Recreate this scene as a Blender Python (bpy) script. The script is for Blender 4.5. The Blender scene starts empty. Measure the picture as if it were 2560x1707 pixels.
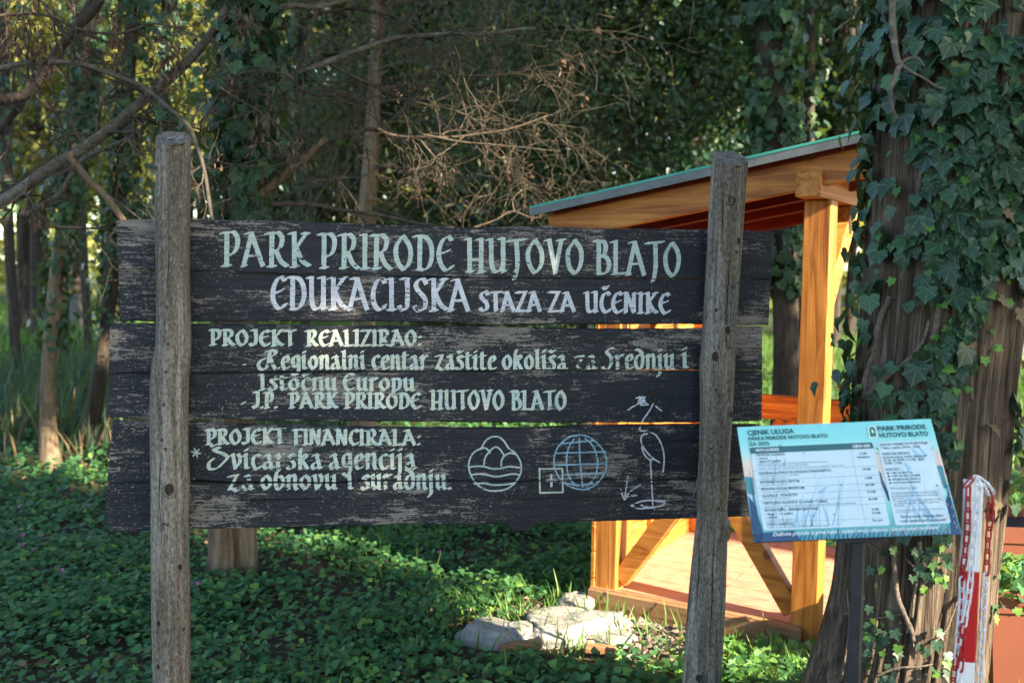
import bpy, math, random
import numpy as np
from mathutils import Vector, Matrix, noise as mnoise

# ------------------------------------------------------------------ camera, sky, sun
SC = bpy.context.scene
COL = SC.collection
F, CX, CY = 2489.0, 1280.0, 853.5          # photograph's focal length and centre, in photo pixels
H = 1.6                                    # eye height
ROT = Matrix.Rotation(math.radians(90 - 4.22), 3, 'X') @ Matrix.Rotation(math.radians(0.7), 3, 'Z')
cam_d = bpy.data.cameras.new('camera')
cam = bpy.data.objects.new('camera', cam_d)
COL.objects.link(cam)
cam.matrix_world = Matrix.Translation((0, 0, H)) @ ROT.to_4x4()
cam_d.sensor_width = 36.0
cam_d.lens = 36.0 * F / 2560.0
cam_d.clip_start, cam_d.clip_end = 0.05, 2000
cam_d.dof.use_dof = True
cam_d.dof.focus_distance = 3.3
cam_d.dof.aperture_fstop = 2.8
SC.camera = cam

SUN_EL, SUN_AZ = math.radians(27), math.radians(127)      # azimuth clockwise from +Y: behind the camera, to its right
SUN = Vector((math.sin(SUN_AZ) * math.cos(SUN_EL), math.cos(SUN_AZ) * math.cos(SUN_EL), math.sin(SUN_EL)))
world = bpy.data.worlds.new('World')
SC.world = world
world.use_nodes = True
wn = world.node_tree
sky = wn.nodes.new('ShaderNodeTexSky')
sky.sky_type = 'NISHITA'
sky.sun_disc = False
sky.sun_elevation = SUN_EL
sky.sun_rotation = SUN_AZ
sky.air_density, sky.dust_density, sky.ozone_density = 1.2, 0.4, 2.5
wn.links.new(sky.outputs[0], wn.nodes['Background'].inputs[0])
wn.nodes['Background'].inputs[1].default_value = 0.10
sun_d = bpy.data.lights.new('sun', 'SUN')
sun_d.energy = 5.0
sun_d.angle = math.radians(0.5)
sun_d.color = (1.0, 0.87, 0.66)
sun = bpy.data.objects.new('sun', sun_d)
sun.rotation_euler = (-SUN).to_track_quat('-Z', 'Y').to_euler()
sun.location = SUN * 30
COL.objects.link(sun)
SC.view_settings.view_transform = 'Standard'
SC.view_settings.look = 'None'
SC.view_settings.exposure = 2.58
SC.render.engine = 'CYCLES'
SC.cycles.use_denoising = True
SC.cycles.max_bounces = 8
SC.cycles.diffuse_bounces = 4
SC.cycles.transmission_bounces = 4
SC.cycles.transparent_max_bounces = 4
SC.cycles.sample_clamp_indirect = 6.0

rng = np.random.default_rng(7)
RND = random.Random(7)

# ------------------------------------------------------------------ photo pixel -> place
def ray(px, py):
    return ROT @ Vector(((px - CX) / F, -(py - CY) / F, -1.0))
CAMP = Vector((0, 0, H))
def P(px, py, Y):                 # the point seen at a pixel, at forward distance Y
    d = ray(px, py)
    return CAMP + d * (Y / d.y)
def G(px, py, z=0.0):             # the point of the ground seen at a pixel
    d = ray(px, py)
    return CAMP + d * ((z - H) / d.z)
def on_plane(px, py, p0, n):
    d = ray(px, py)
    return CAMP + d * ((p0 - CAMP).dot(n) / d.dot(n))

# ------------------------------------------------------------------ materials
class NT:
    def __init__(self, name):
        self.m = bpy.data.materials.new(name)
        self.m.use_nodes = True
        self.t = self.m.node_tree
        self.bsdf = self.t.nodes['Principled BSDF']
        self.out = self.t.nodes['Material Output']
        self.tc = self.t.nodes.new('ShaderNodeTexCoord')
    def n(self, kind, **kw):
        x = self.t.nodes.new('ShaderNode' + kind)
        for k, v in kw.items():
            setattr(x, k, v)
        return x
    def put(self, sock, v):
        if hasattr(v, 'is_output'):
            self.t.links.new(v, sock)
        elif isinstance(v, (tuple, list)) and len(v) == 3 and sock.type == 'RGBA':
            sock.default_value = (*v, 1)
        else:
            sock.default_value = v
    def coords(self, scale=(1, 1, 1), rot=(0, 0, 0), src='Object', loc=(0, 0, 0)):
        mp = self.n('Mapping')
        mp.inputs['Scale'].default_value = scale
        mp.inputs['Rotation'].default_value = rot
        mp.inputs['Location'].default_value = loc
        self.t.links.new(self.tc.outputs[src], mp.inputs[0])
        return mp.outputs[0]
    def noise(self, vec, scale=1.0, detail=4, rough=0.55, dist=0.0, out=0):
        x = self.n('TexNoise')
        self.put(x.inputs['Vector'], vec)
        x.inputs['Scale'].default_value = scale
        x.inputs['Detail'].default_value = detail
        x.inputs['Roughness'].default_value = rough
        x.inputs['Distortion'].default_value = dist
        return x.outputs[out]
    def voronoi(self, vec, scale=1.0, feature='F1'):
        x = self.n('TexVoronoi', feature=feature)
        self.put(x.inputs['Vector'], vec)
        x.inputs['Scale'].default_value = scale
        return x.outputs['Distance']
    def ramp(self, fac, stops, interp='LINEAR'):
        x = self.n('ValToRGB')
        cr = x.color_ramp
        cr.interpolation = interp
        while len(cr.elements) < len(stops):
            cr.elements.new(0.5)
        for e, (p, c) in zip(cr.elements, stops):
            e.position = p
            e.color = (*c, 1) if isinstance(c, (tuple, list)) else (c, c, c, 1)
        self.put(x.inputs[0], fac)
        return x.outputs[0]
    def mix(self, fac, a, b, mode='MIX'):
        x = self.n('Mix', data_type='RGBA', blend_type=mode)
        self.put(x.inputs[0], fac)
        self.put(x.inputs[6], a)
        self.put(x.inputs[7], b)
        return x.outputs[2]
    def math(self, op, a, b=0.0, clamp=False):
        x = self.n('Math', operation=op, use_clamp=clamp)
        self.put(x.inputs[0], a)
        self.put(x.inputs[1], b)
        return x.outputs[0]
    def attr(self, name='rnd'):
        x = self.n('Attribute', attribute_name=name)
        return x.outputs['Fac']
    def bump(self, h, strength=0.5, dist=0.01, normal=None):
        x = self.n('Bump')
        x.inputs['Strength'].default_value = strength
        x.inputs['Distance'].default_value = dist
        self.put(x.inputs['Height'], h)
        if normal is not None:
            self.put(x.inputs['Normal'], normal)
        return x.outputs[0]
    def done(self, color, rough=0.7, normal=None, spec=0.35, metal=0.0, translucent=None, tfac=0.35, coat=0.0):
        b = self.bsdf
        self.put(b.inputs['Base Color'], color)
        self.put(b.inputs['Roughness'], rough)
        self.put(b.inputs['Specular IOR Level'], spec)
        self.put(b.inputs['Metallic'], metal)
        self.put(b.inputs['Coat Weight'], coat)
        b.inputs['Coat Roughness'].default_value = 0.25
        if normal is not None:
            self.put(b.inputs['Normal'], normal)
        if translucent is not None:
            tr = self.n('BsdfTranslucent')
            self.put(tr.inputs[0], translucent)
            mx = self.n('MixShader')
            mx.inputs[0].default_value = tfac
            self.t.links.new(b.outputs[0], mx.inputs[1])
            self.t.links.new(tr.outputs[0], mx.inputs[2])
            self.t.links.new(mx.outputs[0], self.out.inputs[0])
        return self.m

def leaf_mat(name, stops, rough=0.5, spec=0.4, tfac=0.3, tcol=None, veins=False):
    t = NT(name)
    a = t.attr()
    c = t.ramp(a, stops)
    if veins:                       # pale veins fanning out from the leaf's stalk
        at = t.n('Attribute', attribute_name='leaf_xy')
        sx = t.n('SeparateXYZ')
        t.t.links.new(at.outputs['Vector'], sx.inputs[0])
        ang = t.math('ARCTAN2', sx.outputs[0], sx.outputs[1])
        f = t.math('ABSOLUTE', t.math('SUBTRACT', t.math('FRACT', t.math('ADD', t.math('MULTIPLY', ang, 1.25), 10.5)), 0.5))
        r = t.math('SQRT', t.math('ADD', t.math('MULTIPLY', sx.outputs[0], sx.outputs[0]), t.math('MULTIPLY', sx.outputs[1], sx.outputs[1])))
        d = t.math('MULTIPLY', f, t.math('ADD', r, 0.12))
        v = t.ramp(d, [(0.018, 0.55), (0.05, 0.0)])
        c = t.mix(v, c, (0.17, 0.25, 0.13))
    c2 = t.mix(t.noise(t.coords(), 90, 2), c, (0.02, 0.025, 0.012))
    c3 = t.mix(0.35, c, c2)
    tr = t.mix(0.5, c, tcol) if tcol else t.mix(0.5, c, (0.35, 0.45, 0.05))
    return t.done(c3, rough, spec=spec, translucent=tr, tfac=tfac)

def flat_mat(name, col, rough=0.5, spec=0.4, var=0.12, scale=14, bump=0.0, metal=0.0):
    t = NT(name)
    nz = t.noise(t.coords(), scale, 6, 0.65)
    k = t.ramp(nz, [(0.3, 1 - var * 1.6), (0.7, 1.0)])
    c = t.mix(1.0, col, k, 'MULTIPLY')
    nm = t.bump(t.noise(t.coords(), scale * 12, 4), bump, 0.002) if bump else None
    return t.done(c, t.ramp(nz, [(0.3, min(1, rough + 0.15)), (0.7, rough)]), nm, spec, metal)

# ------------------------------------------------------------------ objects
def mesh_obj(name, verts, faces, mat, parent=None, smooth=False, rnd=None, mats=None, midx=None):
    """link ONE mesh object; verts in world coordinates"""
    me = bpy.data.meshes.new(name)
    off = Vector((0, 0, 0))
    if parent is not None:
        off = world_loc(parent)
    va = np.asarray(verts, dtype=np.float64).reshape(-1, 3) - np.array(off)
    if isinstance(faces, np.ndarray):
        k = faces.shape[1]
        nf = len(faces)
        me.vertices.add(len(va))
        me.vertices.foreach_set('co', va.astype(np.float32).ravel())
        me.loops.add(nf * k)
        me.loops.foreach_set('vertex_index', faces.astype(np.int32).ravel())
        me.polygons.add(nf)
        me.polygons.foreach_set('loop_start', np.arange(0, nf * k, k, dtype=np.int32))
        me.update(calc_edges=True)
    else:
        me.from_pydata([tuple(v) for v in va], [], [tuple(int(i) for i in f) for f in faces])
        me.update()
    for m in (mats or [mat]):
        me.materials.append(m)
    if midx is not None:
        me.polygons.foreach_set('material_index', np.asarray(midx, dtype=np.int32))
    if smooth:
        me.polygons.foreach_set('use_smooth', np.ones(len(me.polygons), dtype=bool))
    if rnd is not None:
        at = me.attributes.new('rnd', 'FLOAT', 'POINT')
        at.data.foreach_set('value', np.asarray(rnd, dtype=np.float32))
    o = bpy.data.objects.new(name, me)
    COL.objects.link(o)
    if parent is not None:
        o.parent = parent
    return o
def world_loc(o):
    v = Vector(o.location)
    while o.parent is not None:
        o = o.parent
        v = v + Vector(o.location)
    return v
def thing(name, label, cat, loc=(0, 0, 0), group=None):
    o = bpy.data.objects.new(name, None)
    o.location = loc
    o.empty_display_size = 0.1
    COL.objects.link(o)
    return tag(o, label, cat, group)
def tag(o, label=None, cat=None, group=None, kind=None):
    if label: o['label'] = label
    if cat: o['category'] = cat
    if group: o['group'] = group
    if kind: o['kind'] = kind
    return o

class MB:
    """collects shapes into one mesh"""
    def __init__(self):
        self.v, self.f, self.m = [], [], []
    def add(self, vs, fs, mi=0):
        b = len(self.v)
        self.v += [tuple(x) for x in vs]
        self.f += [tuple(int(i) + b for i in q) for q in fs]
        self.m += [mi] * len(fs)
    def box(self, c, ax, half, bev=0.0, mi=0):
        """box at centre c, axes ax (3 unit vectors), half sizes; bev: chamfer"""
        c = Vector(c)
        ax = [Vector(a) for a in ax]
        hx, hy, hz = half
        b = min(bev, hx * 0.9, hy * 0.9, hz * 0.9)
        if b <= 0:
            vs = [c + ax[0] * sx * hx + ax[1] * sy * hy + ax[2] * sz * hz for sx in (-1, 1) for sy in (-1, 1) for sz in (-1, 1)]
            self.add(vs, [(0, 1, 3, 2), (4, 6, 7, 5), (0, 4, 5, 1), (2, 3, 7, 6), (0, 2, 6, 4), (1, 5, 7, 3)], mi)
            return
        vs, idx = [], {}
        for sx in (-1, 1):
            for sy in (-1, 1):
                for sz in (-1, 1):
                    for k in range(3):
                        h = [hx - b, hy - b, hz - b]
                        h[k] = (hx, hy, hz)[k]
                        idx[(sx, sy, sz, k)] = len(vs)
                        vs.append(c + ax[0] * sx * h[0] + ax[1] * sy * h[1] + ax[2] * sz * h[2])
        fs = []
        S = (-1, 1)
        for k in range(3):
            o = [i for i in range(3) if i != k]
            for s in S:
                def key(a, b2):
                    t = [0, 0, 0]; t[k] = s; t[o[0]] = a; t[o[1]] = b2
                    return idx[(*t, k)]
                fs.append((key(-1, -1), key(1, -1), key(1, 1), key(-1, 1)))
            for s1 in S:
                for s2 in S:
                    def key2(t, kk):
                        q = [0, 0, 0]; q[k] = t; q[o[0]] = s1; q[o[1]] = s2
                        return idx[(*q, kk)]
                    fs.append((key2(-1, o[0]), key2(1, o[0]), key2(1, o[1]), key2(-1, o[1])))
        for sx in S:
            for sy in S:
                for sz in S:
                    fs.append(tuple(idx[(sx, sy, sz, k)] for k in range(3)))
        self.add(vs, fs, mi)
    def beam(self, p, q, w, h, up=(0, 0, 1), bev=0.004, mi=0):
        """bar from p to q, w across, h along 'up'"""
        p, q = Vector(p), Vector(q)
        d = (q - p)
        L = d.length
        d.normalize()
        u = Vector(up)
        s = d.cross(u).normalized()
        u = s.cross(d).normalized()
        self.box((p + q) / 2, (d, s, u), (L / 2, w / 2, h / 2), bev, mi)
    def tube(self, pts, radii, sides=8, cap=True, mi=0, rough=0.0, seed=0):
        pts = [Vector(p) for p in pts]
        n = len(pts)
        base = len(self.v)
        t0 = (pts[1] - pts[0]).normalized()
        a = Vector((1, 0, 0)) if abs(t0.x) < 0.8 else Vector((0, 1, 0))
        nrm = (a - t0 * a.dot(t0)).normalized()
        for i, p in enumerate(pts):
            t = (pts[min(i + 1, n - 1)] - pts[max(i - 1, 0)])
            if t.length < 1e-9:
                t = t0.copy()
            t.normalize()
            nrm = nrm - t * nrm.dot(t)
            if nrm.length < 1e-6:
                nrm = t.orthogonal()
            nrm.normalize()
            b = t.cross(nrm)
            r = radii[i] if hasattr(radii, '__len__') else radii
            for k in range(sides):
                an = 2 * math.pi * k / sides
                rr = r
                if rough:
                    rr = r * (1 + rough * mnoise.noise(Vector((math.cos(an) * 1.5 + seed, math.sin(an) * 1.5, i * 0.35 + seed))))
                self.v.append(tuple(p + (nrm * math.cos(an) + b * math.sin(an)) * rr))
        for i in range(n - 1):
            for k in range(sides):
                k2 = (k + 1) % sides
                self.f.append((base + i * sides + k, base + i * sides + k2, base + (i + 1) * sides + k2, base + (i + 1) * sides + k))
                self.m.append(mi)
        if cap:
            self.f.append(tuple(base + k for k in range(sides))[::-1]); self.m.append(mi)
            self.f.append(tuple(base + (n - 1) * sides + k for k in range(sides))); self.m.append(mi)
    def build(self, name, mat, parent=None, smooth=False, mats=None):
        return mesh_obj(name, self.v, self.f, mat, parent, smooth, mats=mats, midx=self.m if mats else None)

def smooth_path(pts, per=6):
    """Catmull-Rom through points (tuples of any length)"""
    p = [np.array(x, float) for x in pts]
    if len(p) < 3:
        return p
    q = [2 * p[0] - p[1]] + p + [2 * p[-1] - p[-2]]
    out = []
    for i in range(1, len(q) - 2):
        for k in range(per):
            t = k / per
            a, b, c, d = q[i - 1], q[i], q[i + 1], q[i + 2]
            out.append(0.5 * (2 * b + (c - a) * t + (2 * a - 5 * b + 4 * c - d) * t * t + (3 * b - a - 3 * c + d) * t ** 3))
    out.append(p[-1])
    return out

# ------------------------------------------------------------------ leaves
def norm_rows(a):
    return a / np.maximum(np.linalg.norm(a, axis=-1, keepdims=True), 1e-9)
LEAF = (np.array([(0, 0, 0), (-.30, .30, .07), (-.26, .65, .05), (0, 1, -.04), (.26, .65, .05), (.30, .30, .07)], float),
        np.array([(0, 3, 2, 1), (0, 5, 4, 3)]))
DIAMOND = (np.array([(0, 0, 0), (-.3, .5, .06), (0, 1, 0), (.3, .5, .06)], float), np.array([(0, 3, 2, 1)]))
BLADE = (np.array([(-.03, 0, 0), (.03, 0, 0), (.022, .55, .05), (0, 1, .22), (-.022, .55, .05)], float), None)
_h = [(0, 0), (-.22, -.10), (-.45, .02), (-.50, .28), (-.36, .58), (-.12, .86), (0, 1.0), (.12, .86), (.36, .58), (.50, .28), (.45, .02), (.22, -.10)]
HEART = (np.array([(x, y, .10 * abs(x) - .10 * y * y) for x, y in _h] + [(0, .45, -.02)], float),
         np.array([(12, (i + 1) % 12, i) for i in range(12)]))
_iv = [(0, 0), (-.16, -.16), (-.40, -.12), (-.52, .10), (-.36, .24), (-.58, .50), (-.30, .55), (-.14, .74), (0, 1.02), (.14, .74), (.30, .55), (.58, .50),
       (.36, .24), (.52, .10), (.40, -.12), (.16, -.16)]
IVY = (np.array([(x, y, .12 * abs(x) - .14 * y * y) for x, y in _iv] + [(0, .3, -.01)], float),
       np.array([(16, (i + 1) % 16, i) for i in range(16)]))
_iv2 = [(0, 0), (-.18, -.18), (-.44, -.14), (-.58, .08), (-.50, .26), (-.56, .50), (-.30, .66), (0, .98), (.30, .66), (.56, .50), (.50, .26), (.58, .08), (.44, -.14), (.18, -.18)]
KEY = (np.array([(0, 0, 0), (-.13, .55, .04), (0, 1, 0), (.13, .55, .04)], float), np.array([(0, 3, 2, 1)]))
IVY_BROAD = (np.array([(x, y, .14 * abs(x) - .16 * y * y) for x, y in _iv2] + [(0, .3, -.01)], float),
             np.array([(14, (i + 1) % 14, i) for i in range(14)]))

IVY_CURL = (IVY_BROAD[0] * (.86, .9, 1) + np.stack([0 * IVY_BROAD[0][:, 0], 0 * IVY_BROAD[0][:, 0], .34 * np.abs(IVY_BROAD[0][:, 0]) - .22 * IVY_BROAD[0][:, 1] ** 2], 1), IVY_BROAD[1])
def scatter_arrays(pos, size, nrm, tip, tmpl, widths=None):
    tv, tf = tmpl
    n = norm_rows(np.asarray(nrm, float))
    y = np.asarray(tip, float)
    y = norm_rows(y - n * np.sum(y * n, 1, keepdims=True))
    x = np.cross(y, n)
    s = np.asarray(size, float).reshape(-1, 1, 1)
    w = s if widths is None else s * np.asarray(widths).reshape(-1, 1, 1)
    V = (pos[:, None, :] + (x[:, None, :] * tv[None, :, 0:1]) * w + (y[:, None, :] * tv[None, :, 1:2]) * s + (n[:, None, :] * tv[None, :, 2:3]) * s)
    k = len(tv)
    Fc = (tf[None] + (np.arange(len(pos)) * k)[:, None, None]).reshape(-1, tf.shape[1])
    return V.reshape(-1, 3), Fc
def leaves(name, mat, pos, size, nrm, tip, tmpl=LEAF, parent=None, rnd=None, smooth=False):
    pos = np.asarray(pos, float)
    V, Fc = scatter_arrays(pos, size, nrm, tip, tmpl)
    r = rng.random(len(pos)) if rnd is None else rnd
    o = mesh_obj(name, V, Fc, mat, parent, smooth, rnd=np.repeat(r, len(tmpl[0])))
    if tmpl is IVY or tmpl is IVY_BROAD or tmpl is IVY_CURL:
        at = o.data.attributes.new('leaf_xy', 'FLOAT_VECTOR', 'POINT')
        at.data.foreach_set('vector', np.tile(tmpl[0], (len(pos), 1)).astype(np.float32).ravel())
    return o
def rand_dirs(n, flat=1.0):
    d = rng.normal(size=(n, 3))
    d[:, 2] *= flat
    return norm_rows(d)

# ------------------------------------------------------------------ smooth value noise on numpy arrays
_perm = rng.random((256, 256))
def vnoise(x, y):
    xi, yi = np.floor(x).astype(int), np.floor(y).astype(int)
    fx, fy = x - xi, y - yi
    fx, fy = fx * fx * (3 - 2 * fx), fy * fy * (3 - 2 * fy)
    g = lambda a, b: _perm[a & 255, b & 255]
    return (g(xi, yi) * (1 - fx) + g(xi + 1, yi) * fx) * (1 - fy) + (g(xi, yi + 1) * (1 - fx) + g(xi + 1, yi + 1) * fx) * fy
def fbm(x, y, oct=4):
    s, a, t = 0, 1.0, 0
    for k in range(oct):
        s = s + a * vnoise(x * 2 ** k + 17.3 * k, y * 2 ** k + 9.1 * k)
        t += a
        a *= 0.5
    return s / t

TRUNK_XY = (1.23, 2.90)
def ground_z(x, y):
    x, y = np.asarray(x, float), np.asarray(y, float)
    r = np.hypot(x, y)
    z = (fbm(x * 0.7 + 40, y * 0.7 + 11, 3) - 0.5) * 0.10 * np.clip((r - 2) / 3, 0, 1)
    z = z + 0.28 * np.exp(-((x - TRUNK_XY[0]) ** 2 + (y - TRUNK_XY[1]) ** 2) / 0.30)
    z = z + 0.05 * np.exp(-((x - 1.1) ** 2 + (y - 4.5) ** 2) / 1.2)
    z = z + 0.25 * np.clip((y - 9) / 12, 0, 1) * np.clip((-x - 1) / 4, 0, 1)
    return z
BLADE = (np.array([(-.03, 0, 0), (.03, 0, 0), (.024, .55, .05), (-.024, .55, .05), (.004, 1, .25), (-.004, 1, .25)], float), np.array([(0, 1, 2, 3), (3, 2, 4, 5)]))

# ------------------------------------------------------------------ materials of the place
def board_colour(t):
    """weathered wood whose black stain has worn off in patches along the grain"""
    co = t.coords()
    grain = t.noise(t.coords((4, 4, 95)), 1.0, 6, 0.6)
    fine = t.noise(t.coords((14, 14, 190)), 1.0, 5, 0.65)
    patch = t.noise(t.coords((1.0, 1, 2.4)), 2.6, 4, 0.6)
    mid = t.noise(t.coords((7, 7, 26)), 2.0, 6, 0.7)
    speck = t.noise(t.coords((55, 55, 110)), 1.7, 3, 0.6)
    w = t.math('ADD', t.math('MULTIPLY', patch, 0.85), t.math('MULTIPLY', fine, 0.62))
    w = t.math('ADD', w, t.math('MULTIPLY', mid, 0.46))
    w = t.math('ADD', w, t.math('MULTIPLY', speck, 0.40))
    worn = t.ramp(w, [(0.455, 0), (0.52, 1)])
    # Math sum centres near 1.16: bring it into 0..1 first
    wn2 = t.math('MULTIPLY', w, 0.5)
    worn = t.ramp(wn2, [(0.609, 0), (0.648, 1)])
    wood = t.ramp(grain, [(0.3, (0.10, 0.085, 0.075)), (0.7, (0.29, 0.255, 0.225))])
    black = t.ramp(t.noise(t.coords((3, 3, 60)), 1.0, 4), [(0.3, (0.008, 0.009, 0.0135)), (0.75, (0.020, 0.021, 0.029))])
    c = t.mix(worn, black, wood)
    lich = t.ramp(t.noise(t.coords((1, 1, 1.3)), 150, 2), [(0.66, 0), (0.69, 1)])
    lp = t.ramp(t.noise(t.coords(loc=(3, 1, 2)), 5, 3), [(0.42, 0), (0.6, 1)])
    c = t.mix(t.math('MULTIPLY', lich, lp), c, (0.30, 0.29, 0.24))
    crack = t.ramp(t.noise(t.coords((0.9, 0.9, 50), loc=(5, 2, 7)), 1.0, 2), [(0.27, 1), (0.305, 0)])
    c = t.mix(crack, c, (0.006, 0.006, 0.006))
    h = t.math('ADD', t.math('MULTIPLY', grain, 0.6), t.math('MULTIPLY', fine, 0.5))
    h = t.math('SUBTRACT', h, t.math('MULTIPLY', crack, 0.8))
    return c, worn, h
def make_board_mat():
    t = NT('black stained board')
    c, worn, h = board_colour(t)
    return t.done(c, t.ramp(worn, [(0, 0.55), (1, 0.9)]), t.bump(h, 0.8, 0.006), spec=0.3)
def make_paint(name, a, b, amt=0.5):
    t = NT(name)
    c, worn, h = board_colour(t)
    tone = t.ramp(t.noise(t.coords(), 22, 3), [(0.35, a), (0.65, b)])
    dirt = t.ramp(t.noise(t.coords((24, 24, 260)), 1.0, 5, 0.7), [(0.42, 0.0), (0.72, amt)])
    return t.done(t.mix(dirt, tone, c), 0.7, t.bump(h, 0.35, 0.003), spec=0.25)
def make_post_mat():
    t = NT('weathered round wood')
    g = t.noise(t.coords((34, 34, 1.6)), 1.0, 6, 0.62, 0.4)
    f = t.noise(t.coords((110, 110, 5)), 1.0, 4, 0.65)
    big = t.noise(t.coords((5, 5, 1.2)), 1.0, 4)
    c = t.ramp(g, [(0.30, (0.075, 0.062, 0.050)), (0.5, (0.205, 0.175, 0.142)), (0.68, (0.34, 0.305, 0.26))])
    c = t.mix(t.ramp(big, [(0.45, 0), (0.7, 0.55)]), c, (0.13, 0.088, 0.055))
    c = t.mix(t.ramp(t.noise(t.coords((4, 4, 2), loc=(2, 7, 1)), 1.6, 4), [(0.55, 0), (0.7, 0.6)]), c, (0.085, 0.09, 0.08))
    sp = t.noise(t.coords((1, 1, .45)), 150, 4, 0.7)
    c = t.mix(1.0, c, t.ramp(sp, [(0.36, 0.45), (0.5, 1.0), (0.64, 1.35)]), 'MULTIPLY')
    fl = t.ramp(t.noise(t.coords((1, 1, .6), loc=(4, 4, 4)), 85, 4, 0.7), [(0.60, 0), (0.66, 0.55)])
    c = t.mix(fl, c, (0.36, 0.33, 0.29))
    crack = t.ramp(t.noise(t.coords((30, 30, 0.5), loc=(1, 4, 0)), 1.0, 2), [(0.30, 1), (0.33, 0)])
    c = t.mix(crack, c, (0.018, 0.014, 0.011))
    dots = t.ramp(t.noise(t.coords((1, 1, 0.8)), 150, 2), [(0.68, 0), (0.73, 1)])
    top = t.n('SeparateXYZ')
    t.t.links.new(t.tc.outputs['Object'], top.inputs[0])
    up = t.ramp(t.math('SUBTRACT', top.outputs[2], 0.75), [(0.0, 0.12), (0.9, 0.2), (1.0, 1.0)])
    c = t.mix(t.math('MULTIPLY', dots, up), c, (0.30, 0.32, 0.30))
    c = t.mix(t.ramp(f, [(0.36, 0.6), (0.48, 0.0)]), c, (0.07, 0.055, 0.042))
    h = t.math('SUBTRACT', t.math('ADD', t.math('MULTIPLY', g, 0.7), t.math('MULTIPLY', f, 0.5)), t.math('MULTIPLY', crack, 1.0))
    return t.done(c, 0.9, t.bump(h, 1.0, 0.010), spec=0.15)
def make_bark(name, cols, fx=26, fz=1.5, strength=1.0, dist=0.02):
    t = NT(name)
    g = t.noise(t.coords((fx, fx, fz)), 1.0, 7, 0.62, 0.6)
    b = t.noise(t.coords((3, 3, 1.2)), 1.0, 4)
    f = t.noise(t.coords((fx * 4, fx * 4, fz * 5)), 1.0, 5, 0.65)
    c = t.ramp(g, [(0.30, cols[0]), (0.52, cols[1]), (0.74, cols[2])])
    c = t.mix(t.ramp(b, [(0.4, 0.0), (0.7, 0.5)]), c, cols[3])
    c = t.mix(t.ramp(f, [(0.35, 0.6), (0.55, 0.0)]), c, cols[0])
    h = t.math('ADD', g, t.math('MULTIPLY', f, 0.35))
    return t.done(c, 0.9, t.bump(h, strength, dist), spec=0.15)
def make_varnish(name, cols, axis=(1, 1, 1), rough=0.38):
    t = NT(name)
    g = t.noise(t.coords(tuple(a for a in axis)), 1.0, 6, 0.6, 1.2)
    k = t.voronoi(t.coords((5, 5, 5)), 1.0)
    c = t.ramp(g, [(0.30, cols[0]), (0.55, cols[1]), (0.75, cols[2])])
    c = t.mix(t.ramp(k, [(0.0, 0.75), (0.12, 0.0)]), c, cols[0])
    return t.done(c, rough, t.bump(g, 0.15, 0.003), spec=0.45)

M = {}
M['board'] = make_board_mat()
M['mint'] = make_paint('mint lettering paint', (0.44, 0.54, 0.48), (0.53, 0.60, 0.58))
M['lavender'] = make_paint('lavender white lettering paint', (0.56, 0.57, 0.64), (0.66, 0.67, 0.71))
M['cream'] = make_paint('cream lettering paint', (0.60, 0.63, 0.50), (0.50, 0.60, 0.57))
M['blue'] = make_paint('light blue emblem paint', (0.22, 0.38, 0.50), (0.36, 0.52, 0.62))
M['post'] = make_post_mat()
M['knot'] = flat_mat('dark knot wood', (0.03, 0.022, 0.016), 0.9, var=0.4, scale=60, bump=0.6)
M['knot_pale'] = flat_mat('ringed knot wood', (0.065, 0.045, 0.032), 0.9, var=0.5, scale=90, bump=0.6)
M['nail'] = flat_mat('rusty iron', (0.075, 0.055, 0.045), 0.7, var=0.3, scale=120)
M['bark_big'] = make_bark('fibrous cypress bark', [(0.028, 0.019, 0.014), (0.165, 0.12, 0.086), (0.38, 0.30, 0.22), (0.12, 0.085, 0.06)], 46, 1.3, 1.0, 0.05)
M['bark_tan'] = make_bark('tan bark', [(0.075, 0.05, 0.03), (0.20, 0.145, 0.095), (0.34, 0.27, 0.185), (0.15, 0.10, 0.06)], 14, 2.2, 0.8, 0.03)
M['bark_dark'] = make_bark('dark bark', [(0.02, 0.016, 0.013), (0.055, 0.042, 0.033), (0.10, 0.08, 0.062), (0.05, 0.04, 0.028)], 16, 2.0, 0.8, 0.03)
M['bark_grey'] = make_bark('grey lichened limb bark', [(0.055, 0.045, 0.036), (0.15, 0.128, 0.105), (0.26, 0.235, 0.20), (0.11, 0.09, 0.07)], 26, 26, 0.7, 0.01)
M['twig'] = make_bark('dry twig bark', [(0.026, 0.02, 0.016), (0.085, 0.066, 0.050), (0.16, 0.128, 0.097), (0.08, 0.057, 0.04)], 30, 30, 0.4, 0.004)
M['vine'] = make_bark('hairy ivy stem', [(0.06, 0.045, 0.035), (0.17, 0.135, 0.105), (0.28, 0.23, 0.18), (0.14, 0.10, 0.08)], 120, 120, 0.8, 0.006)
M['seed'] = leaf_mat('dry seed bunch', [(0.0, (0.07, 0.036, 0.026)), (0.6, (0.15, 0.085, 0.058)), (1.0, (0.27, 0.18, 0.12))], 0.8, 0.1, 0.15, (0.3, 0.18, 0.1))
M['ivy'] = leaf_mat('ivy leaf', [(0.0, (0.010, 0.035, 0.020)), (0.6, (0.022, 0.066, 0.036)), (0.9, (0.034, 0.088, 0.045)), (1.0, (0.06, 0.15, 0.03))], 0.42, 0.32, 0.12, veins=True)
M['ivy_far'] = leaf_mat('ivy leaf further off', [(0.0, (0.010, 0.036, 0.021)), (0.7, (0.024, 0.072, 0.037)), (1.0, (0.06, 0.14, 0.04))], 0.45, 0.3, 0.2, veins=True)
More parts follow.
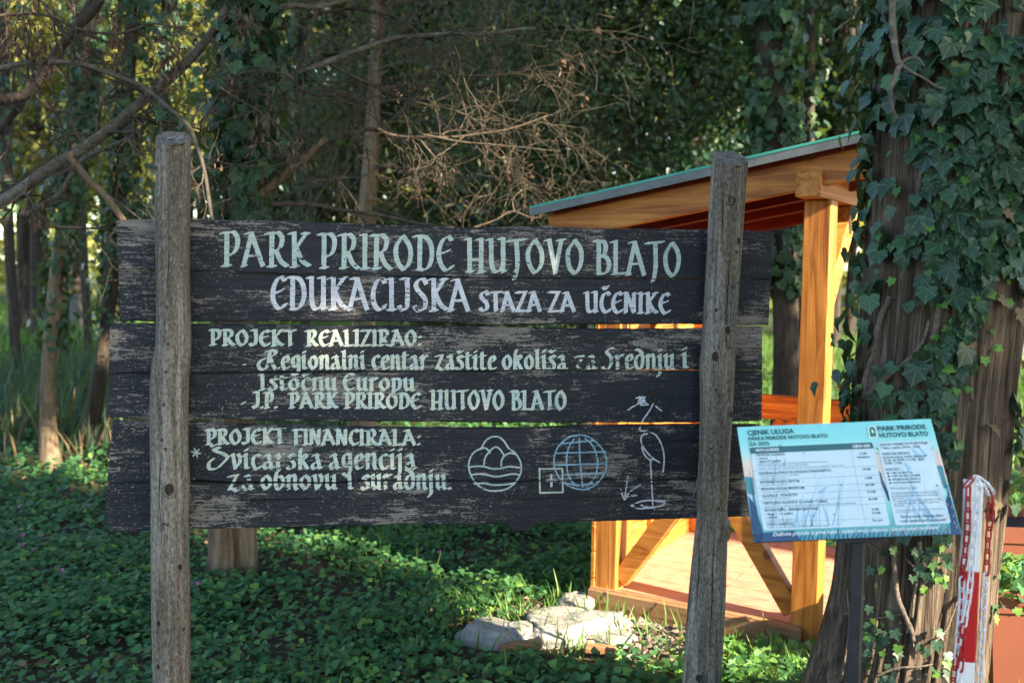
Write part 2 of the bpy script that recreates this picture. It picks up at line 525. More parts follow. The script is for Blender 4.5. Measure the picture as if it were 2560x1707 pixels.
M['dead_leaf'] = leaf_mat('withered ivy leaf', [(0.0, (0.13, 0.095, 0.055)), (1.0, (0.26, 0.20, 0.12))], 0.8, 0.15, 0.2, (0.4, 0.3, 0.15))
M['cover'] = leaf_mat('ground herb leaf', [(0.0, (0.028, 0.092, 0.036)), (0.5, (0.052, 0.165, 0.060)), (0.85, (0.09, 0.225, 0.065)), (1.0, (0.17, 0.29, 0.05))], 0.62, 0.25, 0.3)
M['sprout'] = leaf_mat('bright young leaf', [(0.0, (0.06, 0.17, 0.03)), (0.6, (0.11, 0.27, 0.045)), (1.0, (0.17, 0.34, 0.06))], 0.5, 0.35, 0.35)
M['grass'] = leaf_mat('grass blade', [(0.0, (0.045, 0.13, 0.025)), (0.6, (0.09, 0.22, 0.035)), (1.0, (0.20, 0.28, 0.07))], 0.55, 0.3, 0.3)
M['tall_grass'] = leaf_mat('tall grey green grass', [(0.0, (0.03, 0.06, 0.038)), (0.8, (0.05, 0.09, 0.05)), (1.0, (0.13, 0.12, 0.065))], 0.6, 0.3, 0.25)
M['oak'] = leaf_mat('evergreen oak leaf', [(0.0, (0.010, 0.036, 0.022)), (0.6, (0.022, 0.070, 0.040)), (0.95, (0.038, 0.095, 0.048)), (1.0, (0.10, 0.17, 0.05))], 0.36, 0.5, 0.2)
M['pine'] = leaf_mat('pine needles', [(0.0, (0.10, 0.13, 0.025)), (0.6, (0.22, 0.25, 0.05)), (1.0, (0.42, 0.39, 0.13))], 0.55, 0.3, 0.5, (0.55, 0.5, 0.1))  # needle colour brightened to carry the sunlight on the far pines
M['pine_dark'] = leaf_mat('dim pine needles', [(0.0, (0.03, 0.045, 0.025)), (0.6, (0.055, 0.068, 0.035)), (1.0, (0.11, 0.105, 0.05))], 0.6, 0.25, 0.25)  # darker copy of the pine needles, standing in for shaded foliage
M['dry'] = leaf_mat('fallen leaf', [(0.0, (0.09, 0.055, 0.032)), (0.6, (0.19, 0.125, 0.07)), (1.0, (0.33, 0.25, 0.15))], 0.8, 0.15, 0.15, (0.3, 0.18, 0.06))
M['knot_end'] = M['knot']

def make_ground():
    t = NT('woodland soil and turf')
    a = t.noise(t.coords(), 0.9, 5)
    b = t.noise(t.coords(), 9, 6, 0.65)
    d = t.noise(t.coords(), 70, 4, 0.7)
    soil = t.ramp(d, [(0.3, (0.030, 0.021, 0.014)), (0.7, (0.10, 0.072, 0.047))])
    moss = t.ramp(b, [(0.3, (0.018, 0.045, 0.016)), (0.7, (0.05, 0.10, 0.03))])
    ydist = t.n('SeparateXYZ')
    t.t.links.new(t.tc.outputs['Object'], ydist.inputs[0])
    c = t.mix(t.math('MULTIPLY', t.ramp(a, [(0.36, 0.2), (0.6, 0.85)]), t.ramp(t.math('MULTIPLY', ydist.outputs[1], 0.1), [(0.65, 0.15), (0.9, 1.0)])), soil, moss)
    return t.done(c, 0.95, t.bump(t.math('ADD', b, d), 0.8, 0.03), spec=0.1)
M['ground'] = make_ground()

# ------------------------------------------------------------------ ground
xs = np.concatenate([-np.geomspace(420, 7, 26), np.linspace(-6.6, 7, 92), np.geomspace(7.5, 420, 26)])
ys = np.concatenate([[-300, -80, -30, -14, -7], np.linspace(-4, 14, 110), np.geomspace(14.6, 500, 30)])
gx, gy = np.meshgrid(xs, ys)
gz = ground_z(gx, gy)
nx_ = len(xs)
gi = np.arange(len(ys) * nx_).reshape(len(ys), nx_)
gf = np.stack([gi[:-1, :-1], gi[:-1, 1:], gi[1:, 1:], gi[1:, :-1]], -1).reshape(-1, 4)
ground = mesh_obj('ground', np.stack([gx, gy, gz], -1).reshape(-1, 3), gf, M['ground'], smooth=True)
tag(ground, kind='structure')
# ------------------------------------------------------------------ the big wooden sign
SL, SR = P(270, 850, 3.18), P(1930, 850, 3.5)
SL.z = SR.z = 0
SU = (SR - SL).normalized()                      # along the boards
SNRM = Vector((SU.y, -SU.x, 0))                  # towards the viewer
def to_uv(px, py):
    w = on_plane(px, py, SL, SNRM)
    return ((w - SL).dot(SU), w.z)
def from_uv(u, v, off=0.0):
    return SL + SU * u + Vector((0, 0, v)) + SNRM * off
sign = thing('park_sign', 'weathered black plank sign painted with pale lettering between two round posts', 'sign', tuple((SL + SR) / 2))

def edge(pts):
    """photo-pixel polyline -> (u, v) with small wood-grain wobble"""
    o = []
    for (x0, y0), (x1, y1) in zip(pts[:-1], pts[1:]):
        n = max(1, int(math.hypot(x1 - x0, y1 - y0) / 14))
        for k in range(n):
            x, y = x0 + (x1 - x0) * k / n, y0 + (y1 - y0) * k / n
            o.append((x, y + 1.6 * mnoise.noise(Vector((x * 0.03, y0 * 0.1, 1.7))) + 0.9 * mnoise.noise(Vector((x * 0.13, y0 * 0.1, 4)))))
    o.append(pts[-1])
    return [to_uv(*p) for p in o]
top1 = [(290, 551), (330, 549), (480, 548), (700, 552), (900, 560), (1100, 567), (1180, 569), (1370, 566), (1450, 571), (1780, 574), (1930, 579)]
mid1 = [(296, 675), (475, 677), (620, 683), (850, 690), (1200, 695), (1927, 699)]
bot1 = [(300, 802), (480, 804), (900, 803), (1300, 811), (1700, 810), (1921, 813)]
top2 = [(275, 808), (470, 810), (900, 815), (1300, 819), (1500, 822), (1700, 822), (1905, 817)]
mid2 = [(272, 934), (700, 931), (1000, 929), (1400, 925), (1750, 926), (1905, 927)]
bot2 = [(270, 1043), (330, 1046), (480, 1047), (560, 1046), (700, 1053), (1000, 1053), (1300, 1056), (1700, 1057), (1905, 1052)]
top3 = [(282, 1054), (475, 1053), (560, 1061), (700, 1064), (1000, 1070), (1300, 1071), (1450, 1065), (1750, 1061), (1905, 1063)]
mid3 = [(268, 1206), (470, 1205), (500, 1202), (560, 1206), (850, 1206), (885, 1201), (1200, 1203), (1905, 1196)]
bot3 = [(260, 1300), (266, 1318), (280, 1324), (310, 1327), (400, 1325), (480, 1323), (700, 1318), (900, 1313), (1040, 1309), (1080, 1310), (1120, 1312), (1180, 1311), (1245, 1309), (1268, 1313), (1277, 1322),
        (1281, 1329), (1300, 1327), (1320, 1328), (1326, 1318), (1345, 1311), (1400, 1307), (1500, 1303), (1650, 1298), (1905, 1290)]
GAPS = {'1': 1.2, '2': 1.6, '3': 2.2}
def shift(pts, dy, fade=None):
    return [(x, y + dy * (1 if fade is None else max(0.25, 1 - (x - 270) / fade))) for x, y in pts]
PLANKS = []
for tp, bt in ((top1, shift(mid1, -1.1, 900)), (shift(mid1, 1.1, 900), bot1), (top2, shift(mid2, -1.2)), (shift(mid2, 1.2), bot2), (top3, shift(mid3, -2.4, 800)), (shift(mid3, 2.4, 800), bot3)):
    PLANKS.append((edge(tp), edge(bt)))
plank_objs = []
for k, (tp, bt) in enumerate(PLANKS):
    mb = MB()
    ring = tp + bt[::-1]
    n = len(ring)
    T = 0.032
    b = 0.0035
    front = [from_uv(u, v) for u, v in ring]
    cu = sum(u for u, v in ring) / n
    # front face as strips between upper and lower edge, resampled at common u
    us = np.linspace(0, 1, 120)
    def samp(e, t):
        ua = np.array([q[0] for q in e]); va = np.array([q[1] for q in e])
        order = np.argsort(ua, kind='stable')
        lo, hi = ua.min(), ua.max()
        uu = lo + (hi - lo) * t
        return uu, np.interp(uu, ua[order], va[order])
    if k == 5:
        us = np.concatenate([np.linspace(0, .5, 60), np.linspace(.505, .7, 90), np.linspace(.705, 1, 40)])
    tu, tv_ = samp(tp, us); bu, bv_ = samp(bt, us)
    N = len(us)
    V, Fa = [], []
    rows = [(0.0, -b, 0), (b, 0, 1), (None, 0, 2), (-b, 0, 3), (0.0, -b, 4)]
    for i in range(N):
        a, c = Vector((tu[i], tv_[i])), Vector((bu[i], bv_[i]))
        d = (c - a).normalized()
        pts = [(a, -b), (a + d * b, 0), (a.lerp(c, .5), 0), (c - d * b, 0), (c, -b), (c, -T), (a, -T)]
        for q, off in pts:
            V.append(from_uv(q.x, q.y, off))
    for i in range(N - 1):
        for j in range(7):
            j2 = (j + 1) % 7
            Fa.append((i * 7 + j, i * 7 + j2, (i + 1) * 7 + j2, (i + 1) * 7 + j))
    Fa.append(tuple(range(7))[::-1]); Fa.append(tuple((N - 1) * 7 + j for j in range(7)))
    o = mesh_obj('plank', V, Fa, M['board'], sign)
    plank_objs.append(o)
o_labels = ['top plank with the mint headline', 'plank with the lavender white line', 'plank with the PROJEKT REALIZIRAO line', 'plank with heavily worn grey right end', 'plank with emblems and cracked lower edge', 'lowest plank with a wavy lower edge and knot stub']
for o, l in zip(plank_objs, o_labels):
    o['label'] = l

# ---- hand lettering: broad nib strokes rastered on the board plane, cut per plank, merged into runs
UP = {
 'A': (.78, ['.10,.97 .30,1 .72,0', '.32,.98 .02,0', '.12,.30 .56,.34', '-.02,.0 .1,.0']),
 'P': (.64, ['-.04,.97 .16,.99 .15,0', '.03,0 .28,0', '~.16,.97 .40,1 .56,.80 .50,.50 .34,.34 .16,.33']),
 'R': (.72, ['-.04,.97 .16,.99 .15,0', '.04,0 .26,0', '~.16,.97 .38,1 .54,.84 .48,.58 .34,.48 .18,.45', '~.30,.47 .48,.16 .70,.0']),
 'K': (.70, ['-.02,.98 .15,1 .15,0', '.04,0 .26,0', '.46,1 .66,.99', '.58,.98 .17,.50', '~.22,.54 .44,.18 .68,.02']),
 'I': (.30, ['-.02,.98 .13,1 .13,0', '.02,0 .25,0']),
 'O': (.70, ['~.34,1 .10,.70 .06,.42 .16,.14 .35,-.02', '~.34,1 .56,.74 .62,.46 .54,.16 .35,-.02']),
 'D': (.70, ['-.04,.98 .16,1 .15,.02', '~.10,.01 .34,-.01 .52,.14 .62,.44 .56,.78 .40,.97 .16,.99']),
 'E': (.62, ['~.56,.88 .42,1 .22,.88 .08,.55 .12,.22 .30,.0 .46,.02 .58,.14', '~.10,.50 .30,.52 .46,.60']),
 'H': (.78, ['-.02,.98 .13,1 .13,0', '.03,0 .24,0', '.44,1 .60,1 .60,0', '.51,0 .71,0', '.13,.36 .60,.38']),
 'U': (.74, ['-.03,.98 .12,1 .12,.28', '~.12,.32 .18,.08 .34,.0 .50,.08 .58,.22', '.44,1 .59,1 .59,0 .68,.02']),
 'T': (.60, ['-.04,.96 .64,1', '.31,.97 .32,.0', '.32,.02 .40,.06']),
 'Ţ': (.60, ['-.08,.96 .64,1', '~.30,.96 .33,.60 .33,.25 .28,-.04 .20,-.20']),
 'V': (.70, ['-.05,.98 .12,1 .36,-.02', '.36,-.02 .60,.98', '.46,1 .72,1']),
 'B': (.64, ['-.04,.98 .16,1 .15,0', '~.16,1 .38,.99 .46,.80 .36,.58 .18,.54', '~.20,.55 .48,.52 .60,.28 .48,.04 .15,0']),
 'L': (.56, ['-.03,.98 .14,1 .14,.02', '.03,.0 .54,.02']),
 'J': (.50, ['.12,1 .42,1', '~.36,1 .38,.40 .32,.08 .16,.0 .04,.12']),
 'S': (.58, ['~.52,.84 .40,1 .22,.96 .12,.80 .22,.60 .42,.44 .50,.22 .40,.03 .20,.0 .06,.14']),
 'C': (.58, ['~.54,.86 .42,1 .22,.90 .08,.55 .12,.20 .30,.0 .46,.02 .56,.16']),
 'Z': (.62, ['.0,.98 .56,1', '.54,1 .06,.02', '.04,.0 .60,.03']),
 'N': (.70, ['.08,0 .09,.98', '-.04,.99 .12,1 .54,.02', '.55,.0 .55,1']),
 'F': (.54, ['-.04,.97 .16,.98 .14,-.05', '.16,.97 .50,1', '.14,.52 .42,.56']),
 'G': (.62, ['~.54,.86 .40,1 .20,.90 .08,.52 .14,.16 .32,.0 .54,.10 .54,.44', '.36,.44 .58,.44']),
 '.': (.22, ['.06,.05 .12,.0']),
 ':': (.30, ['.10,.58 .15,.52', '.08,.08 .13,.02']),
 '-': (.34, ['.04,.12 .22,.22']),
 ' ': (.36, []),
}
UP['Č'] = (.58, UP['C'][1] + ['.18,1.28 .33,1.14 .46,1.32'])
LO = {   # x-height .62
 'a': (.50, ['~.10,.52 .22,.62 .34,.54', '.26,.62 .42,.0 .50,.06', '~.36,.30 .16,.26 .08,.10 .18,.0 .38,.12']),
 'b': (.50, ['~.28,1.02 .14,.72 .08,.34 .16,.04 .28,.0', '~.12,.46 .28,.60 .44,.46 .44,.18 .26,-.02']),
 'c': (.42, ['~.40,.54 .28,.62 .12,.48 .08,.24 .18,.03 .30,.0 .42,.10']),
 'd': (.52, ['~.08,1.02 .26,.92 .42,.66 .46,.34 .38,.06 .24,-.01', '~.36,.60 .20,.60 .08,.40 .08,.16 .22,-.01']),
 'e': (.44, ['~.10,.30 .30,.36 .40,.48 .30,.62 .16,.54 .08,.30 .16,.05 .28,.0 .42,.10']),
 'g': (.50, ['~.40,.58 .22,.62 .10,.44 .14,.18 .30,.12 .40,.30', '~.40,.62 .44,.20 .40,-.14 .24,-.28 .08,-.20']),
 'i': (.26, ['.02,.54 .12,.64 .12,.06 .22,.02', '.10,.86 .16,.98']),
 'j': (.28, ['.04,.54 .14,.64 .14,.0', '~.14,.06 .12,-.18 .0,-.32', '.12,.86 .18,.98']),
 'k': (.50, ['~.16,1.02 .10,.6 .10,.02 .16,.0', '~.12,.36 .30,.62 .42,.52 .18,.34', '.20,.36 .46,.0']),
 'l': (.26, ['.04,.98 .12,1.02 .11,.08 .22,.0']),
 'n': (.54, ['.02,.54 .11,.64 .11,.0', '~.13,.46 .30,.64 .42,.54 .43,.10 .52,.0']),
 'o': (.50, ['~.26,.62 .10,.46 .08,.20 .25,.0', '~.26,.62 .42,.46 .42,.18 .25,.0']),
 'p': (.52, ['.02,.58 .12,.64 .11,-.30', '~.13,.50 .30,.64 .44,.46 .40,.12 .24,.0 .12,.06']),
 'r': (.42, ['.02,.54 .12,.64 .11,.0', '~.13,.44 .26,.62 .40,.60']),
 's': (.40, ['~.38,.54 .22,.62 .10,.50 .22,.36 .34,.22 .28,.03 .10,.0 .02,.08']),
 't': (.36, ['.14,.86 .13,.08 .22,.0 .32,.06', '.02,.60 .32,.63']),
 'u': (.54, ['.02,.56 .10,.64 .10,.14 .20,.0 .36,.14', '.32,.56 .42,.64 .42,.06 .52,.0']),
 'v': (.48, ['.02,.58 .10,.64 .20,.0', '~.20,.0 .40,.26 .42,.50 .34,.64']),
 'z': (.48, ['.04,.58 .40,.62', '.40,.62 .06,.02', '~.06,.04 .22,.06 .36,-.04 .46,.0']),
 ' ': (.30, []),
 '.': (.24, ['.06,.06 .13,.0']),
 'R': (.80, ['~.28,1.02 .24,.62 .16,.24 .0,.0 -.26,.02 -.34,.26 -.14,.46 .04,.50', '~.08,.92 .30,1.06 .56,1.04 .60,.84 .46,.64 .24,.56', '~.28,.56 .46,.20 .62,.0 .76,.08']),
 'I': (.36, ['.02,.90 .16,1 .16,.0 .28,.02', '.04,.0 .20,.0']),
 'E': (.58, ['~.52,.90 .38,1.04 .20,.90 .08,.52 .12,.18 .30,.0 .52,.12', '~.10,.50 .30,.52 .48,.62']),
 'S': (.62, ['~.58,1.08 .44,1.08 .24,.92 .26,.72 .46,.52 .50,.28 .34,.04 .14,-.02 .0,.10']),
}
for a_, b_ in (('š', 's'), ('č', 'c')):
    LO[a_] = (LO[b_][0], LO[b_][1] + ['.10,.96 .20,.80 .34,.98'])
LO['Š'] = (.95, ['~.55,1.06 .42,1.10 .26,.98 .40,.80 .70,.66 .92,.50', '~.92,.50 .70,.26 .40,.02 .10,-.02 .04,.22 .26,.44', '.16,1.30 .24,1.18 .36,1.32'])

for k_, (w_, st_) in list(LO.items()):
    o_ = []
    for s_ in st_:
        q_ = []
        for p_ in s_.lstrip('~').split():
            x_, y_ = (float(v_) for v_ in p_.split(','))
            q_.append('%.3f,%.3f' % (x_, y_ if y_ < .64 else .64 + (y_ - .64) * .58))
        o_.append(('~' if s_.startswith('~') else '') + ' '.join(q_))
    LO[k_] = (w_, o_)

def text_strokes(txt, font, x0, y0, x1, y1, hgt):
    """strokes in photo pixels; baseline from (x0,y0) to (x1,y1); capital height hgt"""
    adv, out = 0.0, []
    for ch in txt:
        w, st = font[ch]
        for s in st:
            sm = s.startswith('~')
            pts = [tuple(float(q) for q in p.split(',')) for p in s.lstrip('~').split()]
            pts = [(x + RND.uniform(-.012, .012), y + RND.uniform(-.012, .012)) for x, y in pts]
            if sm:
                pts = [tuple(p) for p in smooth_path(pts, 5)]
            out.append([(adv + x, y) for x, y in pts])
        adv += w + 0.10
    adv -= 0.12
    k = (x1 - x0) / adv
    return [[(x0 + x * k, y0 + (y1 - y0) * x / adv - y * hgt) for x, y in s] for s in out]

CELL = 0.0011
U0, V0 = -0.05, 0.35
NU, NV = 2150, 1320
def new_mask():
    return np.zeros((NV, NU), bool)
def fill_convex(mask, poly):
    a = np.array(poly)
    lo = np.floor((a.min(0) - (U0, V0)) / CELL).astype(int) - 1
    hi = np.ceil((a.max(0) - (U0, V0)) / CELL).astype(int) + 1
    lo = np.maximum(lo, 0); hi = np.minimum(hi, (NU - 1, NV - 1))
    if (hi <= lo).any():
        return
    uu = U0 + (np.arange(lo[0], hi[0]) + .5) * CELL
    vv = V0 + (np.arange(lo[1], hi[1]) + .5) * CELL
    X, Y = np.meshgrid(uu, vv)
    ins = np.ones_like(X, bool)
    n = len(a)
    for i in range(n):
        p, q = a[i], a[(i + 1) % n]
        ins &= ((q[0] - p[0]) * (Y - p[1]) - (q[1] - p[1]) * (X - p[0])) >= -1e-9
    mask[lo[1]:hi[1], lo[0]:hi[0]] |= ins
def hull(pts):
    pts = sorted(set((round(x, 6), round(y, 6)) for x, y in pts))
    if len(pts) < 3:
        return pts
    def half(ps):
        h = []
        for p in ps:
            while len(h) >= 2 and (h[-1][0] - h[-2][0]) * (p[1] - h[-2][1]) - (h[-1][1] - h[-2][1]) * (p[0] - h[-2][0]) <= 0:
                h.pop()
            h.append(p)
        return h[:-1]
    return half(pts) + half(pts[::-1])
def ink(mask, strokes, nib, thin=0.22, ang=25):
    """sweep a broad nib (nib wide in metres) along strokes given in photo pixels"""
    c, s = math.cos(math.radians(ang)), math.sin(math.radians(ang))
    a, b = nib / 2, nib * thin / 2
    foot = [(c * a - s * b, s * a + c * b), (c * a + s * b, s * a - c * b), (-c * a + s * b, -s * a - c * b), (-c * a - s * b, -s * a + c * b)]
    if thin >= 0.95:
        foot = [(a * math.cos(t), a * math.sin(t)) for t in np.linspace(0, 2 * math.pi, 9)[:-1]]
    for st in strokes:
        p = [to_uv(*q) for q in st]
        for i in range(len(p) - 1):
            fill_convex(mask, hull([(p[i][0] + x, p[i][1] + y) for x, y in foot] + [(p[i + 1][0] + x, p[i + 1][1] + y) for x, y in foot]))
_uu = U0 + (np.arange(NU) + .5) * CELL
_vv = V0 + (np.arange(NV) + .5) * CELL
_X, _Y = np.meshgrid(_uu, _vv)
WEAR = 0.45 * fbm(_X * 16, _Y * 300, 3) + 0.55 * fbm(_X * 70 + 9, _Y * 160 + 3, 3)
SOFT = fbm(_X * 3.0 + 5, _Y * 5 + 2, 3)
def worn(mask, amount=0.34, spots=()):
    thr = amount + (SOFT - 0.5) * 0.34
    for (px, py, rad, k) in spots:
        u, v = to_uv(px, py)
        r = rad / F * 3.3
        thr = thr + k * np.exp(-((_X - u) ** 2 + (1.6 * (_Y - v)) ** 2) / r ** 2)
    return mask & (WEAR > thr)
def paint(name, mask, mat, label=None):
    for k, (tp, bt) in enumerate(PLANKS):
        tu = np.array([q[0] for q in tp]); tv = np.array([q[1] for q in tp])
        bu = np.array([q[0] for q in bt]); bv = np.array([q[1] for q in bt])
        up = np.interp(_uu, tu, tv) - 0.0015
        lo = np.interp(_uu, bu[np.argsort(bu, kind='stable')], bv[np.argsort(bu, kind='stable')]) + 0.0015
        m = mask & (_Y < up[None]) & (_Y > lo[None])
        if m.sum() < 30:
            continue
        d = np.diff(np.pad(m.astype(np.int8), ((0, 0), (1, 1))), axis=1)
        r0, c0 = np.where(d == 1)
        r1, c1 = np.where(d == -1)
        n = len(r0)
        u0 = U0 + c0 * CELL; u1 = U0 + c1 * CELL
        v0 = V0 + r0 * CELL; v1 = v0 + CELL
        su, sn, sl = np.array(SU), np.array(SNRM), np.array(SL)
        def pt(u, v):
            return sl + u[:, None] * su + v[:, None] * np.array((0, 0, 1.0)) + sn * 0.0008
        V = np.stack([pt(u0, v0), pt(u1, v0), pt(u1, v1), pt(u0, v1)], 1).reshape(-1, 3)
        Fq = np.arange(4 * n).reshape(-1, 4)
        o = mesh_obj(name, V, Fq, mat, plank_objs[k])
        if label: o['label'] = label

px2m = 3.3 / F
def lettering(items, font, mat, label, amount, spots=()):
    m = new_mask()
    for txt, x0, y0, x1, y1, hgt, nib in items:
        ink(m, text_strokes(txt, font, x0, y0, x1, y1, hgt), nib * px2m)
    paint('lettering', worn(m, amount, spots), mat, label)
lettering([('PARK', 556, 664, 773, 667, 84, 11.8), ('PRIRODE', 800, 668, 1132, 676, 84, 11.8), ('HUŢOVO', 1166, 679, 1458, 683, 82, 11.8), ('BLAŢO', 1488, 684, 1700, 689, 82, 11.8)],
          UP, M['mint'], 'mint headline PARK PRIRODE HUTOVO BLATO', 0.27, [(760, 640, 90, .08), (1100, 650, 60, .08)])
lettering([('EDUKACIJSKA', 677, 771, 1172, 777, 79, 11.8), ('STAZA', 1198, 777, 1352, 778, 48, 10.5), ('ZA', 1372, 778, 1437, 779, 48, 10.5), ('UČENIKE', 1463, 780, 1674, 783, 50, 10.5)],
          UP, M['lavender'], 'lavender white line EDUKACIJSKA STAZA ZA UČENIKE', 0.30, [(1010, 730, 60, .10)])
lettering([('PROJEKT', 526, 862, 736, 864, 38, 9.2), ('REALIZIRAO:', 766, 864, 1056, 863, 38, 9.2)], UP, M['cream'], 'cream line PROJEKT REALIZIRAO', 0.26)
lettering([('.', 607, 913, 618, 911, 30, 6), ('Regionalni', 662, 923, 911, 922, 53, 9.2), ('centar', 930, 922, 1068, 923, 54, 9.2), ('zaštite', 1088, 923, 1238, 924, 56, 9.2), ('okoliša', 1256, 924, 1415, 924, 58, 9.2), ('za', 1437, 924, 1490, 924, 56, 9.2),
           ('Srednju', 1506, 923, 1684, 922, 58, 9.2), ('i', 1703, 920, 1719, 919, 60, 10.5)], LO, M['cream'], 'cream line Regionalni centar zaštite okoliša za Srednju i', 0.29,
          [(1450, 910, 60, .22), (1560, 905, 60, .12), (700, 915, 30, .08)])
lettering([('Istočnu', 648, 974, 840, 975, 47, 9.2), ('Europu', 858, 975, 1034, 976, 48, 9.2)], LO, M['cream'], 'cream line Istočnu Europu', 0.30, [(690, 950, 50, .12), (885, 940, 30, .08)])
lettering([('-', 603, 1014, 616, 1012, 36, 8), ('J.P.', 632, 1019, 693, 1019, 39, 9.2), ('PARK', 724, 1019, 843, 1019, 37, 9.2), ('PRIRODE', 862, 1019, 1050, 1020, 37, 9.2), ('HUTOVO', 1078, 1022, 1259, 1022, 46, 9.2), ('BLATO', 1278, 1023, 1414, 1023, 46, 9.2)],
          UP, M['cream'], 'cream line J.P. PARK PRIRODE HUTOVO BLATO', 0.27, [(690, 1005, 16, .3)])
lettering([('PROJEKT', 516, 1110, 709, 1108, 37, 9.2), ('FINANCIRALA:', 734, 1110, 1054, 1112, 37, 9.2)], UP, M['cream'], 'cream line PROJEKT FINANCIRALA', 0.30, [(720, 1085, 40, .16)])
lettering([('Švicarska', 520, 1171, 803, 1171, 58, 9.2), ('agencija', 822, 1171, 1038, 1172, 60, 9.2)], LO, M['cream'], 'cream line Švicarska agencija', 0.30, [(722, 1150, 48, .22), (880, 1150, 60, .04)])
lettering([('za', 570, 1225, 632, 1224, 60, 9.2), ('obnovu', 652, 1223, 840, 1222, 57, 9.2), ('i', 866, 1222, 882, 1222, 56, 9.2), ('suradnju.', 904, 1222, 1130, 1222, 57, 9.2)], LO, M['cream'], 'cream line za obnovu i suradnju', 0.29, [(610, 1205, 30, .2)])
m = new_mask()
for a_ in range(3):
    an = math.pi * a_ / 3 + 0.2
    dx, dy = 11 * math.cos(an), 11 * math.sin(an)
    ink(m, [[(490 - dx, 1131 - dy), (490 + dx, 1131 + dy)]], 3.5 * px2m, .7)
paint('lettering', worn(m, 0.28), M['cream'], 'small cream asterisk')

def C4(s, per=6):
    """emblem stroke: coordinates read off an enlarged view of the board"""
    pts = [tuple(float(q) for q in p.split(',')) for p in s.lstrip('~').split()]
    if s.startswith('~'):
        pts = [tuple(p) for p in smooth_path(pts, per)]
    return [(1050 + x / 2.6133, 900 + y / 2.6133) for x, y in pts]
def emblem(strokes, w, mat, label, amount=0.28, thin=1.0):
    m = new_mask()
    for s in strokes:
        ink(m, [C4(s)], w * px2m, thin)
    paint('painted_emblem', worn(m, amount), mat, label)
emblem(['~400,575 430,525 465,502 490,498 520,504 550,530 580,575 615,600 645,640 662,690 655,745 620,800 570,838 500,853 430,845 370,808 330,745 318,690 328,640 355,600 400,575',
        '~395,580 420,573 440,582 458,604', '~418,682 424,640 450,600 480,572 500,567 524,584 550,622', '~530,690 534,650 555,622 590,606 618,612',
        '~325,698 370,692 420,695 470,708 520,708 580,695 660,702', '~335,748 400,742 450,752 500,760 560,750 610,742 648,748', '~358,808 420,803 480,815 550,812 600,805 622,800'],
       4.2, M['mint'], 'mint round emblem of hills over waves')
emblem(['~1047,488 1100,500 1160,545 1205,605 1220,670 1205,740 1150,810 1090,840 1047,843 980,825 920,780 885,720 875,660 885,600 920,545 980,500 1047,488',
        '1040,512 1045,665 1062,825', '~1005,515 968,580 957,660 968,745 1000,800 1030,822', '~1080,512 1130,560 1158,640 1158,700 1138,770 1092,822',
        '~918,545 1020,536 1140,525', '885,607 1212,598', '877,685 1220,675', '945,748 1196,738', '~925,795 1000,812 1060,815 1135,805'],
       4.0, M['blue'], 'light blue globe emblem with grid lines')
emblem(['780,710 930,708 933,862 784,866 780,706'], 4.4, M['cream'], 'cream square outline')
emblem(['824,786 893,786', '857,750 858,823'], 6.0, M['lavender'], 'lavender white plus mark')
emblem(['~1358,325 1400,298 1440,275 1470,240', '~1410,250 1440,240 1425,275 1470,262 1440,290 1490,290', '~1455,238 1440,262 1480,282', '~1523,285 1495,335 1460,385 1445,415 1435,455 1460,462 1490,464 1540,490 1575,545 1592,610 1594,660 1588,728',
        '~1540,300 1560,318 1578,330'], 4.0, M['lavender'], 'lavender white heron neck and wing', 0.33)
emblem(['~1485,480 1455,488 1443,520 1460,570 1510,630 1565,668', '~1448,568 1465,615 1500,650 1524,646', '1505,655 1511,770 1521,945', '1511,770 1513,800', '~1380,948 1450,920 1540,915 1600,920',
        '~1380,950 1430,968 1530,962', '~1445,945 1480,960 1560,955 1595,940 1592,926 1540,920'], 4.0, M['lavender'], 'lavender white heron body, leg and puddle', 0.33)
emblem(['~1358,757 1347,830 1335,912', '~1312,840 1320,875 1335,912', '~1335,912 1370,860 1440,812', '~1335,912 1360,890 1418,882'], 3.2, M['lavender'], 'lavender white reed tuft', 0.36)

